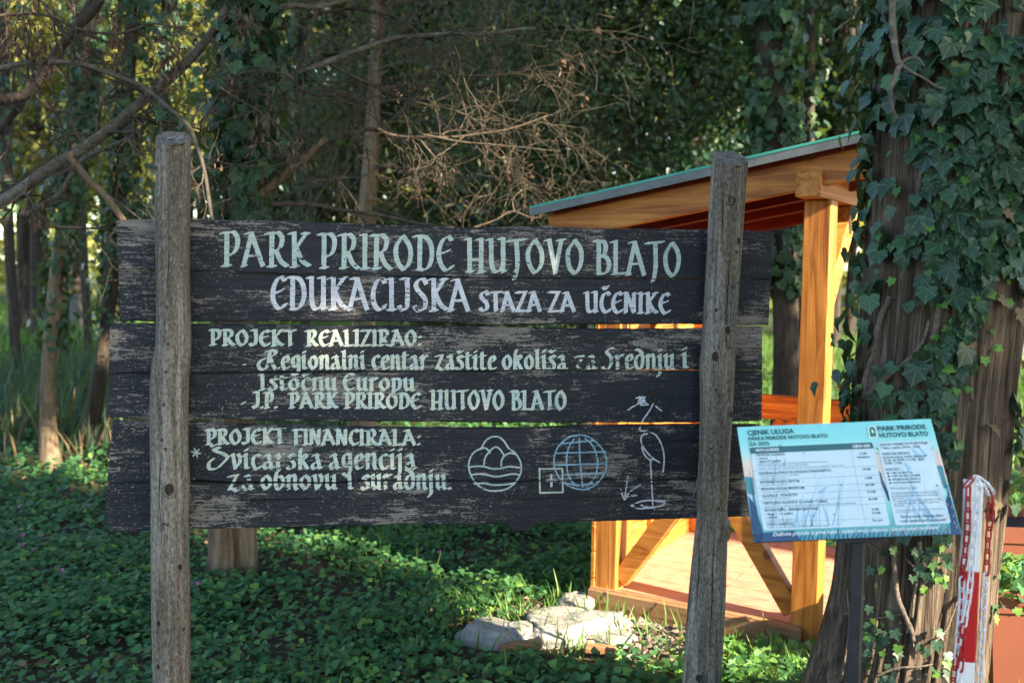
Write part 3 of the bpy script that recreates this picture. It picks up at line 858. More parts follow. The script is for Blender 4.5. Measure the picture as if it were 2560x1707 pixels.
# ---- the two round posts, in front of the boards
M['crack'] = flat_mat('dark crack shade', (0.012, 0.009, 0.007), 0.95)  # near black colour standing in for the shade inside a crack
def sign_post(prof, cracks, below, knots, nails):
    """prof: (y, left, right) in photo pixels"""
    depth_n = 0.052
    pts, rad = [], []
    prof = smooth_path(prof, 6)
    for y, l, r in prof:
        c = on_plane((l + r) / 2, y, SL + SNRM * depth_n, SNRM)
        w = (on_plane(r, y, SL + SNRM * depth_n, SNRM) - on_plane(l, y, SL + SNRM * depth_n, SNRM)).length
        pts.append(c); rad.append(w / 2)
    d = pts[-1] - pts[-4]
    d = d / abs(d.z)
    while pts[-1].z > -0.35:
        pts.append(pts[-1] + d * 0.08); rad.append(rad[-1])
    # resample densely
    P_ = np.array([tuple(p) for p in pts]); Rr = np.array(rad)
    t = np.concatenate([[0], np.cumsum(np.linalg.norm(np.diff(P_, axis=0), axis=1))])
    tt = np.linspace(0, t[-1], 170)
    P2 = np.stack([np.interp(tt, t, P_[:, i]) for i in range(3)], 1)
    R2 = np.interp(tt, t, Rr)
    S = 72
    V, Fa = [], []
    seed = below
    for i in range(len(tt)):
        for k in range(S):
            an = 2 * math.pi * k / S
            dx = math.cos(an) * SU + math.sin(an) * (-SNRM)
            nz = 0.055 * mnoise.noise(Vector((math.cos(an) * 1.3 + seed, math.sin(an) * 1.3, P2[i][2] * 2.2))) + 0.034 * mnoise.noise(Vector((math.cos(an) * 6 + seed, math.sin(an) * 6, P2[i][2] * 1.4))) + 0.016 * mnoise.noise(Vector((math.cos(an) * 15 + seed, math.sin(an) * 15, P2[i][2] * 3)))
            q = Vector(P2[i]) + dx * R2[i] * (1 + nz)
            if i < 12:                       # slanted saw cut: the near side is lower
                cut = pts[0].z - 0.012 - 0.55 * max(0.0, (q - pts[0]).dot(SNRM) + R2[i] * 0.9) + 0.004 * mnoise.noise(q * 40)
                q.z = min(q.z, cut)
            V.append(q)
    for i in range(len(tt) - 1):
        for k in range(S):
            k2 = (k + 1) % S
            Fa.append((i * S + k, (i + 1) * S + k, (i + 1) * S + k2, i * S + k2))
    Fa.append(tuple(range(S)))
    po = mesh_obj('post', V, Fa, M['post'], sign, smooth=True)
    po.data.polygons[len(po.data.polygons) - 1].use_smooth = False
    def surf(px, py):
        """point on the post's front at a photo pixel"""
        d = ray(px, py).normalized()
        best = None
        for i in range(len(tt)):
            q = Vector(P2[i])
            s = CAMP + d * ((q - CAMP).dot(SNRM) / d.dot(SNRM))
            e = abs(s.z - q.z)
            if best is None or e < best[0]:
                best = (e, q, R2[i], s)
        _, q, r, s = best
        off = max(-0.95, min(0.95, (s - q).dot(SU) / r))
        n = (SU * off + SNRM * math.sqrt(1 - off * off)).normalized()
        c = Vector((q.x, q.y, s.z)) + n * r
        return c, n
    for px, py, r_ in knots:
        c, n = surf(px, py)
        mb = MB()
        rr = r_ * px2m
        up = Vector((0, 0, 1)); sd = up.cross(n).normalized()
        rings = [(2.1, -0.6), (1.35, 0.18), (1.0, 0.36), (0.8, 0.12), (0.45, 0.04), (0.12, 0.10)]
        S2 = 18
        vs, fs = [], []
        for a, b in rings:
            for k in range(S2):
                an = 2 * math.pi * k / S2
                w = 1 + 0.16 * mnoise.noise(Vector((math.cos(an) * 1.5 + px, math.sin(an) * 1.5 + py, a * 2)))
                vs.append(c + (sd * math.cos(an) * 0.85 + up * math.sin(an) * 1.2) * a * rr * w + n * b * rr)
        for i in range(len(rings) - 1):
            for k in range(S2):
                k2 = (k + 1) % S2
                fs.append((i * S2 + k, i * S2 + k2, (i + 1) * S2 + k2, (i + 1) * S2 + k))
        fs.append(tuple((len(rings) - 1) * S2 + k for k in range(S2)))
        mb.add(vs[:0], [])
        mi = [0 if i < 2 * S2 else 1 for i in range(len(fs))]
        mesh_obj('knot', vs, fs, None, po, smooth=True, mats=[M['post'], M['knot_pale'] if r_ > 7 else M['knot']], midx=mi)
    for px, py in nails:
        c, n = surf(px, py)
        mb = MB()
        mb.tube([c - n * 0.004, c + n * 0.0008, c + n * 0.0022], [0.0058, 0.0058, 0.004], 10)
        mb.build('nail', M['nail'], po)
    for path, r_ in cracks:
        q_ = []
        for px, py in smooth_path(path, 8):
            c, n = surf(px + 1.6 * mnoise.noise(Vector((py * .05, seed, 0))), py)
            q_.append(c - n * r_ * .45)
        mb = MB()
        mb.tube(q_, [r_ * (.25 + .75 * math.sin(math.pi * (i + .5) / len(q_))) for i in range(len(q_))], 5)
        mb.build('crack_shade_line', M['crack'], po)  # thin dark tube on the surface in place of a crack's shaded gap
    return po
left_post = sign_post([(314, 390, 478), (362, 390, 478), (560, 388, 475), (700, 390, 475), (860, 389, 477), (905, 380, 474), (955, 376, 470), (1050, 376, 469), (1150, 377, 471), (1210, 379, 474), (1300, 378, 471), (1340, 378, 473), (1500, 380, 476), (1707, 383, 474)],
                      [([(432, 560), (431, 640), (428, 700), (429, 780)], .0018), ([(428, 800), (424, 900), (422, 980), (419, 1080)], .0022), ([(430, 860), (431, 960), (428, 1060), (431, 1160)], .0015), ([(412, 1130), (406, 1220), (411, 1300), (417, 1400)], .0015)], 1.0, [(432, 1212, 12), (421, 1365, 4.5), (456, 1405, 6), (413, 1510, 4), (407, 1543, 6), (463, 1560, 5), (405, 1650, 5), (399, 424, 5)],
                      [(432, 597), (426, 766), (428, 857), (424, 925), (418, 1005), (414, 1092), (423, 1114), (419, 1298), (428, 1300)])
left_post['label'] = 'upright grey brown post at the left'
right_post = sign_post([(364, 1783, 1866), (420, 1781, 1865), (560, 1772, 1855), (700, 1765, 1846), (850, 1757, 1836), (920, 1751, 1834), (1000, 1752, 1830), (1170, 1748, 1821), (1215, 1741, 1819), (1240, 1737, 1818), (1270, 1745, 1816), (1320, 1741, 1817), (1500, 1723, 1810), (1707, 1708, 1801)],
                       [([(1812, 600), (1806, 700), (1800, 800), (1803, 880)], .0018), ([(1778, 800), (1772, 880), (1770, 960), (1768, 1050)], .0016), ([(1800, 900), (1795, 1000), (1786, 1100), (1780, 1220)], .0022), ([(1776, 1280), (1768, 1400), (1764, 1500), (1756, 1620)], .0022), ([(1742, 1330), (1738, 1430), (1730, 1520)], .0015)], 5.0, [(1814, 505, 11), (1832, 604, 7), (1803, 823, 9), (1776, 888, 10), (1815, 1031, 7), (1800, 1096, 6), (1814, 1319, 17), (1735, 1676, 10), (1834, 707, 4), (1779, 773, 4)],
                       [(1830, 631), (1818, 717), (1808, 866), (1776, 970), (1808, 972), (1784, 985), (1766, 1116), (1790, 1110), (1783, 1262)])
right_post['label'] = 'leaning pale post at the right'
# ------------------------------------------------------------------ price list panel on a steel post
rays = [ray(1842.5, 1067.5), ray(2327, 1046.5), ray(2404, 1333), ray(1886, 1355)]        # TL TR BR BL
A_ = np.array([list(rays[0]), [-c for c in rays[1]], list(rays[2]), [-c for c in rays[3]]]).T
dep = np.linalg.svd(A_)[2][-1]
dep = dep / dep.mean()
cor = [CAMP + r * d for r, d in zip(rays, dep)]
kk = 2.42 / np.mean([c.y for c in cor])
cor = [CAMP + (c - CAMP) * kk for c in cor]
pTL, pTR, pBR, pBL = cor
pX = (pTR - pTL + pBR - pBL).normalized()
pN = (pTR - pTL).cross(pTL - pBL).normalized()
if pN.dot(CAMP - pTL) < 0:
    pN = -pN
pY = pN.cross(pX).normalized()
print('panel', [tuple(round(q, 3) for q in c) for c in cor], 'size', (pTR - pTL).length, (pTL - pBL).length, 'angle', (pTR - pTL).angle(pBL - pTL) * 57.3)
pc = (pBL + pBR) / 2
panel = thing('price_panel', 'slanted turquoise price list panel on a dark steel post', 'info panel', (pc.x, pc.y, 0))
def crop_px(x, y):
    return 1820 + x / 3.8557, 1030 + y / 3.8557
def on_panel(x, y, off=0.0):
    px, py = crop_px(x, y)
    return on_plane(px, py, pTL + pN * off, pN)
def panel_poly(name, polys, mat, off, label=None):
    mb = MB()
    for p in polys:
        mb.add([on_panel(x, y, 0.0) + pN * off for x, y in p], [tuple(range(len(p)))])
    o = mb.build(name, mat, board)
    if label: o['label'] = label
    return o
# board: thin sheet with dark edge
mb = MB()
fr = [c for c in cor]
bk = [c - pN * 0.006 for c in cor]
mb.add(fr, [(3, 2, 1, 0)], 0)
mb.add(fr + bk, [(0, 1, 5, 4), (1, 2, 6, 5), (2, 3, 7, 6), (3, 0, 4, 7), (4, 5, 6, 7)], 1)
t = NT('printed marsh at dawn')
mp = t.n('Mapping')
geo = t.n('NewGeometry')
hy = (pTL - pBL).length
def panel_v():
    """0 at the lower edge, 1 at the upper edge of the print"""
    d = t.n('VectorMath', operation='DOT_PRODUCT')
    t.t.links.new(t.tc.outputs['Object'], d.inputs[0])
    d.inputs[1].default_value = tuple(pY / hy)
    base = (pBL - Vector((pc.x, pc.y, 0))).dot(pY) / hy
    return t.math('SUBTRACT', d.outputs['Value'], base)
v = panel_v()
grad = t.ramp(v, [(0.0, (0.12, 0.36, 0.42)), (0.10, (0.16, 0.45, 0.46)), (0.22, (0.30, 0.66, 0.60)), (0.36, (0.45, 0.72, 0.74)), (0.48, (0.78, 0.60, 0.48)), (0.66, (0.80, 0.63, 0.52)), (0.75, (0.48, 0.74, 0.68)), (0.86, (0.30, 0.70, 0.68)), (1.0, (0.27, 0.66, 0.66))])
spk = t.ramp(t.noise(t.coords(), 260, 2), [(0.72, 0), (0.77, 0.35)])
M['print'] = t.done(t.mix(spk, grad, (0.2, 0.25, 0.25)), 0.6, spec=0.2)
M['panel_edge'] = flat_mat('dark sheet edge', (0.03, 0.028, 0.032), 0.5)
board = mb.build('board', None, panel, mats=[M['print'], M['panel_edge']])
M['navy'] = flat_mat('navy print', (0.055, 0.11, 0.21), 0.35)
M['teal'] = flat_mat('teal print', (0.10, 0.31, 0.36), 0.35)
M['teal_head'] = flat_mat('dark teal print', (0.06, 0.17, 0.185), 0.35)
M['sheet'] = flat_mat('pale print', (0.62, 0.74, 0.79), 0.65, 0.2, var=0.05)
M['sheet_blade'] = flat_mat('pale blue print', (0.40, 0.59, 0.72), 0.65, 0.2, var=0.05)
M['peach'] = flat_mat('peach print', (0.68, 0.42, 0.33), 0.35)
M['ink'] = flat_mat('slate print', (0.035, 0.085, 0.095), 0.4)
M['ink_soft'] = flat_mat('soft slate print', (0.10, 0.16, 0.19), 0.4)
M['print_white'] = flat_mat('white print', (0.80, 0.82, 0.84), 0.4, var=0.04)
M['logo_green'] = flat_mat('green print', (0.02, 0.22, 0.13), 0.4)
M['dirt_fleck'] = flat_mat('dirt', (0.03, 0.025, 0.02), 0.9)
# printed landscape
panel_poly('printed_hills', [[(152, 632), (182, 618), (215, 630), (240, 622), (262, 800), (192, 788)], [(2010, 520), (2030, 512), (2066, 520), (2122, 730), (2080, 735)], [(1450, 560), (1478, 590), (1500, 700), (1482, 700)]], M['teal'], 0.0006)
def blade(x0, y0, x1, y1, w, bend=0.0):
    dx, dy = x1 - x0, y1 - y0
    L = math.hypot(dx, dy)
    nx, ny = -dy / L, dx / L
    lft, rgt = [], []
    for k in range(7):
        s = k / 6
        bx = x0 + dx * s + nx * bend * s * s
        by = y0 + dy * s + ny * bend * s * s
        ww = w * (1 - s) ** 0.8 * 0.5 + 0.4
        lft.append((bx + nx * ww, by + ny * ww)); rgt.append((bx - nx * ww, by - ny * ww))
    return lft + rgt[::-1]
nav = [[(262, 1254), (243, 1165), (1000, 1120), (900, 1222)], [(1700, 1190), (2190, 1025), (2246, 1178), (2000, 1190)], [(196, 860), (262, 1254), (330, 1235), (250, 960)],
       [(1960, 1180), (2246, 1179), (2170, 930), (2120, 770), (2100, 900), (2140, 1080)]]
nav = [[(262, 1255), (240, 1170), (640, 1140), (700, 1234)], [(192, 800), (263, 1255), (340, 1250), (330, 1130), (262, 900)], [(2125, 760), (2160, 890), (2247, 1179), (2150, 1185), (2140, 1075), (2080, 930)]]
panel_poly('printed_bank_and_reeds', nav, M['navy'], 0.0009)  # navy bank along the lower and side edges of the print
bl = []
for x in range(270, 2150, 42):
    yb = 1255 - (x - 262) * 0.038 - 6
    bl.append(blade(x, yb, x + RND.uniform(-20, 50), yb - RND.uniform(60, 105), 15, RND.uniform(-10, 10)))
for a in [(300, 1230, 205, 560, 20), (300, 1100, 240, 720, 14), (240, 1150, 206, 800, 16), (290, 1240, 200, 860, 22), (1560, 850, 1455, 580, 34), (1545, 820, 1470, 660, 20), (2215, 1120, 2095, 650, 22), (2200, 1100, 1990, 330, 6), (2150, 1100, 1940, 330, 5),
          (500, 340, 515, 305, 10), (490, 340, 496, 312, 9), (1960, 380, 1972, 330, 16), (1450, 360, 1415, 345, 9), (1448, 398, 1422, 402, 8)]:
    bl.append(blade(*a))
panel_poly('printed_bank_and_reeds', bl, M['navy'], 0.0012)
pe = [blade(x, 1170 - (x - 1700) * .03 + RND.uniform(-6, 10), x - 14 + RND.uniform(-10, 6), 1120 + RND.uniform(-40, 10), 7) for x in range(1560, 2180, 48)]
pe += [blade(x, y, x - 8, y - RND.uniform(26, 50), 9) for x, y in ((2130, 820), (2160, 930), (2175, 1010), (2120, 900), (2205, 1120), (2095, 1120), (2185, 1075))]
panel_poly('printed_reed_glints', pe, M['peach'], 0.0015)
# the two pale sheets
def rr(cs, r=22):
    out = []
    n = len(cs)
    for i in range(n):
        p, a, b = Vector(cs[i]), Vector(cs[i - 1]), Vector(cs[(i + 1) % n])
        u, w = (a - p).normalized() * r, (b - p).normalized() * r
        for k in range(5):
            s = k / 4
            q = (p + u) * (1 - s) ** 2 + p * 2 * s * (1 - s) + (p + w) * s ** 2
            out.append((q.x, q.y))
    return out
panel_poly('price_sheet', [rr([(216, 404), (1402, 352), (1562, 1092), (342, 1142)])], M['sheet'], 0.0018)
panel_poly('hours_sheet', [rr([(1436, 292), (1944, 270), (2148, 1070), (1612, 1092)])], M['sheet'], 0.0018)
pb = []
for k in range(26):
    x0 = RND.uniform(400, 1100); y0 = 1125 - (x0 - 342) * .04
    L = RND.uniform(120, 520)
    pb.append(blade(x0, y0 - 4, x0 + L * RND.uniform(-.25, .35), y0 - L, RND.uniform(6, 20), RND.uniform(-20, 30)))
pb += [blade(880, 780, 965, 702, 40, 10), blade(540, 520, 552, 430, 26), blade(430, 700, 470, 420, 30)]
pb += [blade(RND.uniform(1700, 2060), 1065, RND.uniform(1640, 1900), RND.uniform(500, 800), RND.uniform(5, 14)) for _ in range(16)]
pb += [blade(1860, 450, 1760, 345, 60), blade(1905, 430, 1830, 330, 45), blade(1750, 560, 1690, 480, 50)]
panel_poly('printed_pale_reeds', pb, M['sheet_blade'], 0.0021)
panel_poly('header_band', [rr([(208, 346), (1384, 294), (1404, 352), (216, 404)], 14)], M['teal_head'], 0.0024)
ln = []
for (xa, ya, xb, yb) in [(244, 570, 1436, 520), (262, 664, 1455, 606), (280, 738, 1470, 685), (290, 800, 1490, 745), (296, 866, 1505, 812), (318, 934, 1515, 880), (360, 1064, 1550, 1020), (1182, 360, 1325, 1090)]:
    d = Vector((xb - xa, yb - ya)).normalized(); nn = Vector((-d.y, d.x)) * 0.9
    ln.append([(xa + nn.x, ya + nn.y), (xb + nn.x, yb + nn.y), (xb - nn.x, yb - nn.y), (xa - nn.x, ya - nn.y)])
panel_poly('ruled_lines', ln, M['ink_soft'], 0.0024)
# crest: white arch with a green field and a white heron
def arch(x, y, w, h):
    c = [(-w / 2, h / 2)] + [(-w / 2 * math.cos(a), -h / 2 + w / 2 - w / 2 * math.sin(a)) for a in np.linspace(0, math.pi, 11)] + [(w / 2, h / 2)]
    return [(x + px_ + py_ * 0.17, y + py_ - px_ * .05) for px_, py_ in c]
panel_poly('crest', [arch(1390, 192, 82, 118)], M['print_white'], 0.0022, 'white arched crest')
panel_poly('crest_field', [arch(1391, 192, 58, 96)], M['logo_green'], 0.0025, 'green crest field')
panel_poly('crest_heron', [[(1378, 172), (1392, 166), (1392, 174), (1386, 177), (1402, 186), (1404, 202), (1392, 208), (1384, 196), (1380, 184)]], M['print_white'], 0.0028, 'white heron of the crest')
# lettering
_texts = []
def ptext(txt, x0, y0, x1, y1, hgt, mat, bold=0.0, shear=0.0, off=0.0028, name='lettering'):
    c = bpy.data.curves.new('lettering', 'FONT')
    c.body = txt
    c.resolution_u = 3
    c.offset = bold
    c.shear = shear
    o = bpy.data.objects.new('lettering', c)
    COL.objects.link(o)
    _texts.append((o, x0, y0, x1, y1, hgt, mat, off, name))
INK, SOFT_, WH = M['ink'], M['ink_soft'], M['print_white']
ptext('CJENIK ULUGA', 188, 226, 638, 206, 44, INK, .022)
ptext('PARKA PRIRODE HUTOVO BLATO', 196, 279, 962, 246, 34, INK, .02)
ptext('ZA 2025.', 203, 329, 412, 321, 34, INK, .02)
ptext('PARK PRIRODE', 1442, 184, 1910, 164, 42, INK, .022)
ptext('HUTOVO BLATO', 1458, 249, 1930, 230, 42, INK, .022)
ptext('VRSTA ULAZNICE', 262, 384, 492, 374, 24, WH, .025)
ptext('CIJENA (KM)', 1198, 345, 1368, 338, 25, WH, .025)
for s, x0, y0, x1, y1, h in [('OSNOVNA ULAZNICA', 268, 428, 548, 418, 22), ('- odrasli', 276, 461, 378, 456, 22), ('- djeca 0-7 godina', 282, 490, 510, 481, 22), ('GODIŠNJA ULAZNICA ZA LOKALNO STANOVNIŠTVO', 296, 606, 992, 576, 24),
        ('INTERPRETACIJSKI CENTAR', 310, 692, 692, 677, 24), ('REDOVNA VOŽNJA BRODICOM', 320, 758, 735, 742, 24), ('ULAZNICA - ISTRAŽI SVE', 332, 825, 668, 810, 24), ('OBITELJSKA ULAZNICA (2 odraslih + 2 djece)', 343, 893, 956, 868, 24),
        ('EDUKACIJSKO - REKREACIJSKI PARK', 354, 960, 872, 943, 24), ('- djeca 5 - 12 godina', 360, 996, 625, 985, 22), ('- odrasli', 366, 1028, 474, 1024, 22), ('OSTALI SADRŽAJI', 374, 1097, 628, 1088, 24),
        ('5 KM', 1268, 414, 1334, 411, 21), ('besplatno', 1242, 447, 1370, 442, 21), ('10 KM', 1294, 564, 1372, 561, 21), ('3 KM', 1318, 650, 1385, 646, 21), ('20 KM', 1324, 716, 1408, 711, 21), ('25 KM', 1338, 782, 1422, 778, 21),
        ('50 KM', 1352, 853, 1438, 848, 21), ('5 KM', 1384, 951, 1452, 947, 21), ('10 KM', 1384, 986, 1466, 981, 21), ('Na upit', 1392, 1056, 1488, 1051, 21),
        ('RADNO VRIJEME ZA POSJETITELJE', 1466, 328, 1922, 308, 21), ('7 dana u tjednu, 09:00 - 19:00', 1472, 359, 1848, 346, 21), ('VOZNI RED BRODICE', 1486, 418, 1752, 408, 22), ('Redovni polasci svakim danom od', 1492, 449, 1912, 432, 20),
        ('01.05. do 30.09. u 11:00, 13:00,', 1500, 478, 1898, 464, 21), ('15:00 i 17:00.', 1506, 507, 1680, 501, 21), ('KONTAKT:', 1520, 568, 1655, 562, 22), ('+387 36 814 716', 1566, 600, 1778, 592, 20), ('+387 63 721 535', 1574, 630, 1795, 622, 20),
        ('info@hutovo-blato.ba', 1580, 661, 1856, 650, 20), ('www.hutovo-blato.ba', 1588, 691, 1854, 681, 20)]:
    ptext(s, x0, y0, x1, y1, h, INK, .012)
for s, x0, y0, x1, y1, h in [('*uključuje parking, ulaz u park i korištenje predviđenih edukativnih staza', 280, 512, 954, 485, 14), ('*osnovna ulaznica je obavezna uz sve druge sadržaje', 284, 532, 764, 514, 14), ('*kupnjom ulaznice podržavate očuvanje prirode, zaštiti biološke raznolikosti i razvoju Parka', 288, 557, 1116, 522, 14),
        ('*uz predočenje dokumenta s prebivalištem', 300, 628, 690, 611, 14), ('*uključuje osnovnu ulaznicu', 304, 653, 562, 641, 14), ('*uz kupnju osnovne ulaznice', 314, 716, 576, 705, 14), ('*uz kupnju osnovne ulaznice', 326, 783, 588, 771, 14), ('*uz kupnju osnovne ulaznice', 334, 846, 598, 835, 14),
        ('*uključuje osnovnu ulaznicu, posjetu interpretacijskom centru i vožnju brodicom po rasporedu', 346, 920, 1226, 883, 14), ('*uz kupnju osnovne ulaznice', 370, 1052, 632, 1041, 14), ('*grupne posjete, teambuilding, birdwatching ture, druge usluge', 376, 1122, 972, 1100, 14),
        ('PDV je uključen u cijenu.', 1562, 747, 1828, 738, 17), ('Za grupne posjete koje će koristiti vožnju', 1572, 793, 2020, 778, 17), ('brodicama potrebna je najava najkasnije', 1576, 820, 2022, 803, 17), ('dan ranije.', 1580, 841, 1695, 837, 17),
        ('Za suradnju s Turističkim agencijama može', 1592, 866, 2056, 848, 17), ('se zaključiti ugovor i odobriti agencijska', 1596, 892, 2040, 873, 17), ('provizija.', 1602, 913, 1700, 910, 17), ('*U slučaju promjena cijena Uprava Parka zadržava', 1612, 955, 2090, 938, 12), ('pravo izmjene cijena.', 1626, 973, 1785, 966, 12)]:
    ptext(s, x0, y0, x1, y1, h, SOFT_, .0)
ptext('Park prirode Hutovo blato', 1658, 1024, 2074, 1008, 27, INK, .006, .35)
ptext('- tvoja sljedeća priča iz prirode!', 1642, 1066, 2106, 1050, 27, INK, .006, .35)
ptext('Doživite prirodu iz prve ruke - izaberi svoju ulaznicu i istraži svijet močvare!', 430, 1196, 2046, 1126, 36, WH, .012, .35, off=0.0021)
bpy.context.view_layer.update()
for o, x0, y0, x1, y1, hgt, mat, off, name in _texts:
    me = o.to_mesh()
    vs = np.array([tuple(v.co) for v in me.vertices])
    fs = [tuple(p.vertices) for p in me.polygons]
    if len(vs):
        wmax = vs[:, 0].max()
        a, b = on_panel(x0, y0), on_panel(x1, y1)
        # cap height: distance on the panel along its own vertical at the middle of the line
        mid = on_panel((x0 + x1) / 2, (y0 + y1) / 2)
        up = on_panel((x0 + x1) / 2 - hgt * 0.2, (y0 + y1) / 2 - hgt) - mid
        sy = up.length / 0.69
        ex = (b - a) / wmax
        ey = pY * sy
        V = [a + ex * x + ey * y + pN * off for x, y, z in vs]
        mesh_obj(name, V, fs, mat, board)
    o.to_mesh_clear()
    cu = o.data
    bpy.data.objects.remove(o)
    bpy.data.curves.remove(cu)
panel_poly('contact_icon', [[(x + 10 * math.cos(a), y + 10 * math.sin(a)) for a in np.linspace(0, 2 * math.pi, 13)[:-1]] for x, y in ((1539, 592), (1546, 622), (1554, 654), (1561, 686), (1812, 610), (1838, 610))], M['ink'], 0.0026)
panel_poly('dirt_fleck', [[(x + r * math.cos(a) * RND.uniform(.6, 1.4), y + r * .6 * math.sin(a)) for a in np.linspace(0, 2 * math.pi, 8)[:-1]] for x, y, r in
           ((1082, 706, 9), (2010, 711, 11), (838, 610, 6), (1172, 741, 5), (516, 930, 9), (514, 940, 7), (818, 1000, 7), (1015, 987, 8), (1120, 1047, 6), (435, 1000, 8), (726, 402, 6), (720, 668, 4), (1068, 1100, 5), (1255, 945, 5), (1850, 470, 7), (1792, 468, 6), (2008, 590, 5), (2030, 918, 4), (1665, 870, 6), (1020, 448, 4), (640, 150, 4), (1100, 150, 5), (975, 128, 4), (1200, 540, 3), (900, 1080, 4))], M['dirt_fleck'], 0.0034)
# post: square steel tube with a small plate under the board
t = NT('dark painted steel')
nz = t.noise(t.coords(), 30, 5)
M['steel'] = t.done(t.ramp(nz, [(0.3, (0.016, 0.015, 0.017)), (0.7, (0.034, 0.031, 0.034))]), 0.45, t.bump(t.noise(t.coords(), 300, 2), 0.1, 0.001), spec=0.5)
q = on_plane(2147, 1352, pc - pN * 0.03, pN)
mb = MB()
yaw = math.radians(-28)
ax = (Vector((math.cos(yaw), math.sin(yaw), 0)), Vector((-math.sin(yaw), math.cos(yaw), 0)), Vector((0, 0, 1)))
mb.box((q.x, q.y, q.z / 2 - 0.1), ax, (0.0140, 0.0140, q.z / 2 + 0.1), 0.002)
pst = mb.build('post', M['steel'], panel)
mb = MB()
mb.box(q + pY * 0.06 + pN * .017, (pX, pY, pN), (0.06, 0.07, 0.003), 0.001)
mb.build('bracket', M['steel'], panel)

# ------------------------------------------------------------------ small timber kiosk
KO = Vector((0.398, 4.487, 0))
KF = math.radians(31)
KD = Vector((math.cos(KF), -math.sin(KF), 0)); KS = Vector((math.sin(KF), math.cos(KF), 0)); KZ = Vector((0, 0, 1))
def K(a, b, z): return KO + KD * a + KS * b + KZ * z
kiosk = thing('wooden_kiosk', 'small orange varnished timber kiosk with a green edged sloping roof behind the sign', 'kiosk', tuple(K(.5, .6, 0)))
W_, D_ = 1.0, 1.30
cols = [(0.24, 0.066, 0.011), (0.46, 0.165, 0.030), (0.60, 0.25, 0.055)]
# grain along the three directions of the frame: rotate object coords into kiosk axes
def varnish(name, cols, along, rough=0.36):
    t = NT(name)
    sc = {'a': (1.6, 26, 26), 'b': (26, 1.6, 26), 'z': (26, 26, 1.6)}[along]
    r0 = t.coords((1, 1, 1), (0, 0, KF))
    mp = t.n('Mapping'); mp.inputs['Scale'].default_value = sc
    t.t.links.new(r0, mp.inputs[0])
    g = t.noise(mp.outputs[0], 1.0, 6, 0.6, 1.5)
    big = t.noise(t.coords(), 3.5, 3)
    k = t.voronoi(t.coords((4.2, 4.2, 4.2)), 1.0)
    c = t.ramp(g, [(0.34, cols[0]), (0.50, cols[1]), (0.68, cols[2])])
    c = t.mix(t.ramp(big, [(0.4, 0.0), (0.7, 0.45)]), c, cols[0])
    c = t.mix(t.ramp(k, [(0.07, 0.9), (0.13, 0.0)]), c, (0.13, 0.035, 0.01))
    return t.done(c, rough + .1, t.bump(g, 0.3, 0.003), spec=0.25)
for k in 'abz':
    M['var_' + k] = varnish('varnished timber ' + k, cols, k)
M['red_wood'] = varnish('dark red ceiling boards', [(0.10, 0.010, 0.006), (0.17, 0.02, 0.010), (0.22, 0.03, 0.014)], 'a', 0.5)  # deeper red than the frame timber, for ceiling and inner rafters
M['sill'] = varnish('worn brown sill timber', [(0.13, 0.06, 0.025), (0.27, 0.14, 0.065), (0.36, 0.20, 0.10)], 'a', 0.75)
M['roof_green'] = flat_mat('green coated sheet metal', (0.06, 0.36, 0.27), 0.4, var=0.2, scale=6)
M['roof_edge'] = flat_mat('grey sheet edge', (0.17, 0.18, 0.18), 0.5, var=0.25, scale=9)
t = NT('terracotta floor boards')
br = t.n('TexBrick')
r0 = t.coords((1, 1, 1), (0, 0, KF))
t.put(br.inputs['Vector'], r0)
br.inputs['Scale'].default_value = 1.0
for nm, vv in (('Brick Width', 1.2), ('Row Height', 0.11), ('Mortar Size', 0.003), ('Bias', 0.0)):
    br.inputs[nm].default_value = vv
br.inputs['Color1'].default_value = (0.50, 0.23, 0.15, 1)
br.inputs['Color2'].default_value = (0.42, 0.19, 0.12, 1)
br.inputs['Mortar'].default_value = (0.12, 0.06, 0.04, 1)
dd = t.noise(t.coords(), 14, 5)
M['floor'] = t.done(t.mix(t.ramp(dd, [(0.4, 0), (0.75, 0.5)]), br.outputs[0], (0.50, 0.36, 0.26)), 0.55, t.bump(br.outputs[1], -0.2, 0.003), spec=0.3)

def kbeam(name, p, q, w, h, mat, up=KZ, bev=0.004, parent=kiosk, label=None):
    mb = MB(); mb.beam(p, q, w, h, up, bev)
    o = mb.build(name, mat, parent)
    if label: o['label'] = label
    return o
FZ = 0.135
mb = MB(); mb.box(K(W_ / 2, D_ / 2, FZ - 0.012), (KD, KS, KZ), (W_ / 2 - .002, D_ / 2 - .002, 0.012), 0)
mb.build('floor', M['floor'], kiosk)
kbeam('sill', K(-0.02, -0.022, FZ - 0.045), K(W_ - 0.05, -0.022, FZ - 0.045), 0.04, 0.105, M['sill'], label='brown front sill board')
kbeam('sill', K(W_ + .022, 0.11, FZ - 0.05), K(W_ + .022, D_, FZ - 0.05), 0.04, 0.10, M['sill'])
kbeam('sill', K(0, D_ + .022, FZ - 0.05), K(W_, D_ + .022, FZ - 0.05), 0.04, 0.10, M['sill'])
mb = MB(); mb.beam(K(-0.02, -0.002, FZ + .006), K(W_ - .06, -.002, FZ + .006), 0.035, 0.012, KZ, .002); mb.build('floor_edging', M['sill'], kiosk)
def ztop(a): return 1.865 + 0.148 * a * 1.0        # underside of rafters over position a
posts_k = {}
for a, b in ((0.05, 0.05), (W_ - 0.05, 0.05), (0.05, D_ - 0.05), (W_ - 0.05, D_ - 0.05)):
    zt = (1.885 if a > .5 else 1.685)
    zb = 0.03 if a > .5 and b < .5 else FZ
    posts_k[(a > .5, b > .5)] = kbeam('corner_post', K(a, b, zb), K(a, b, zt), 0.108, 0.108, M['var_z'], up=KS, bev=0.004)
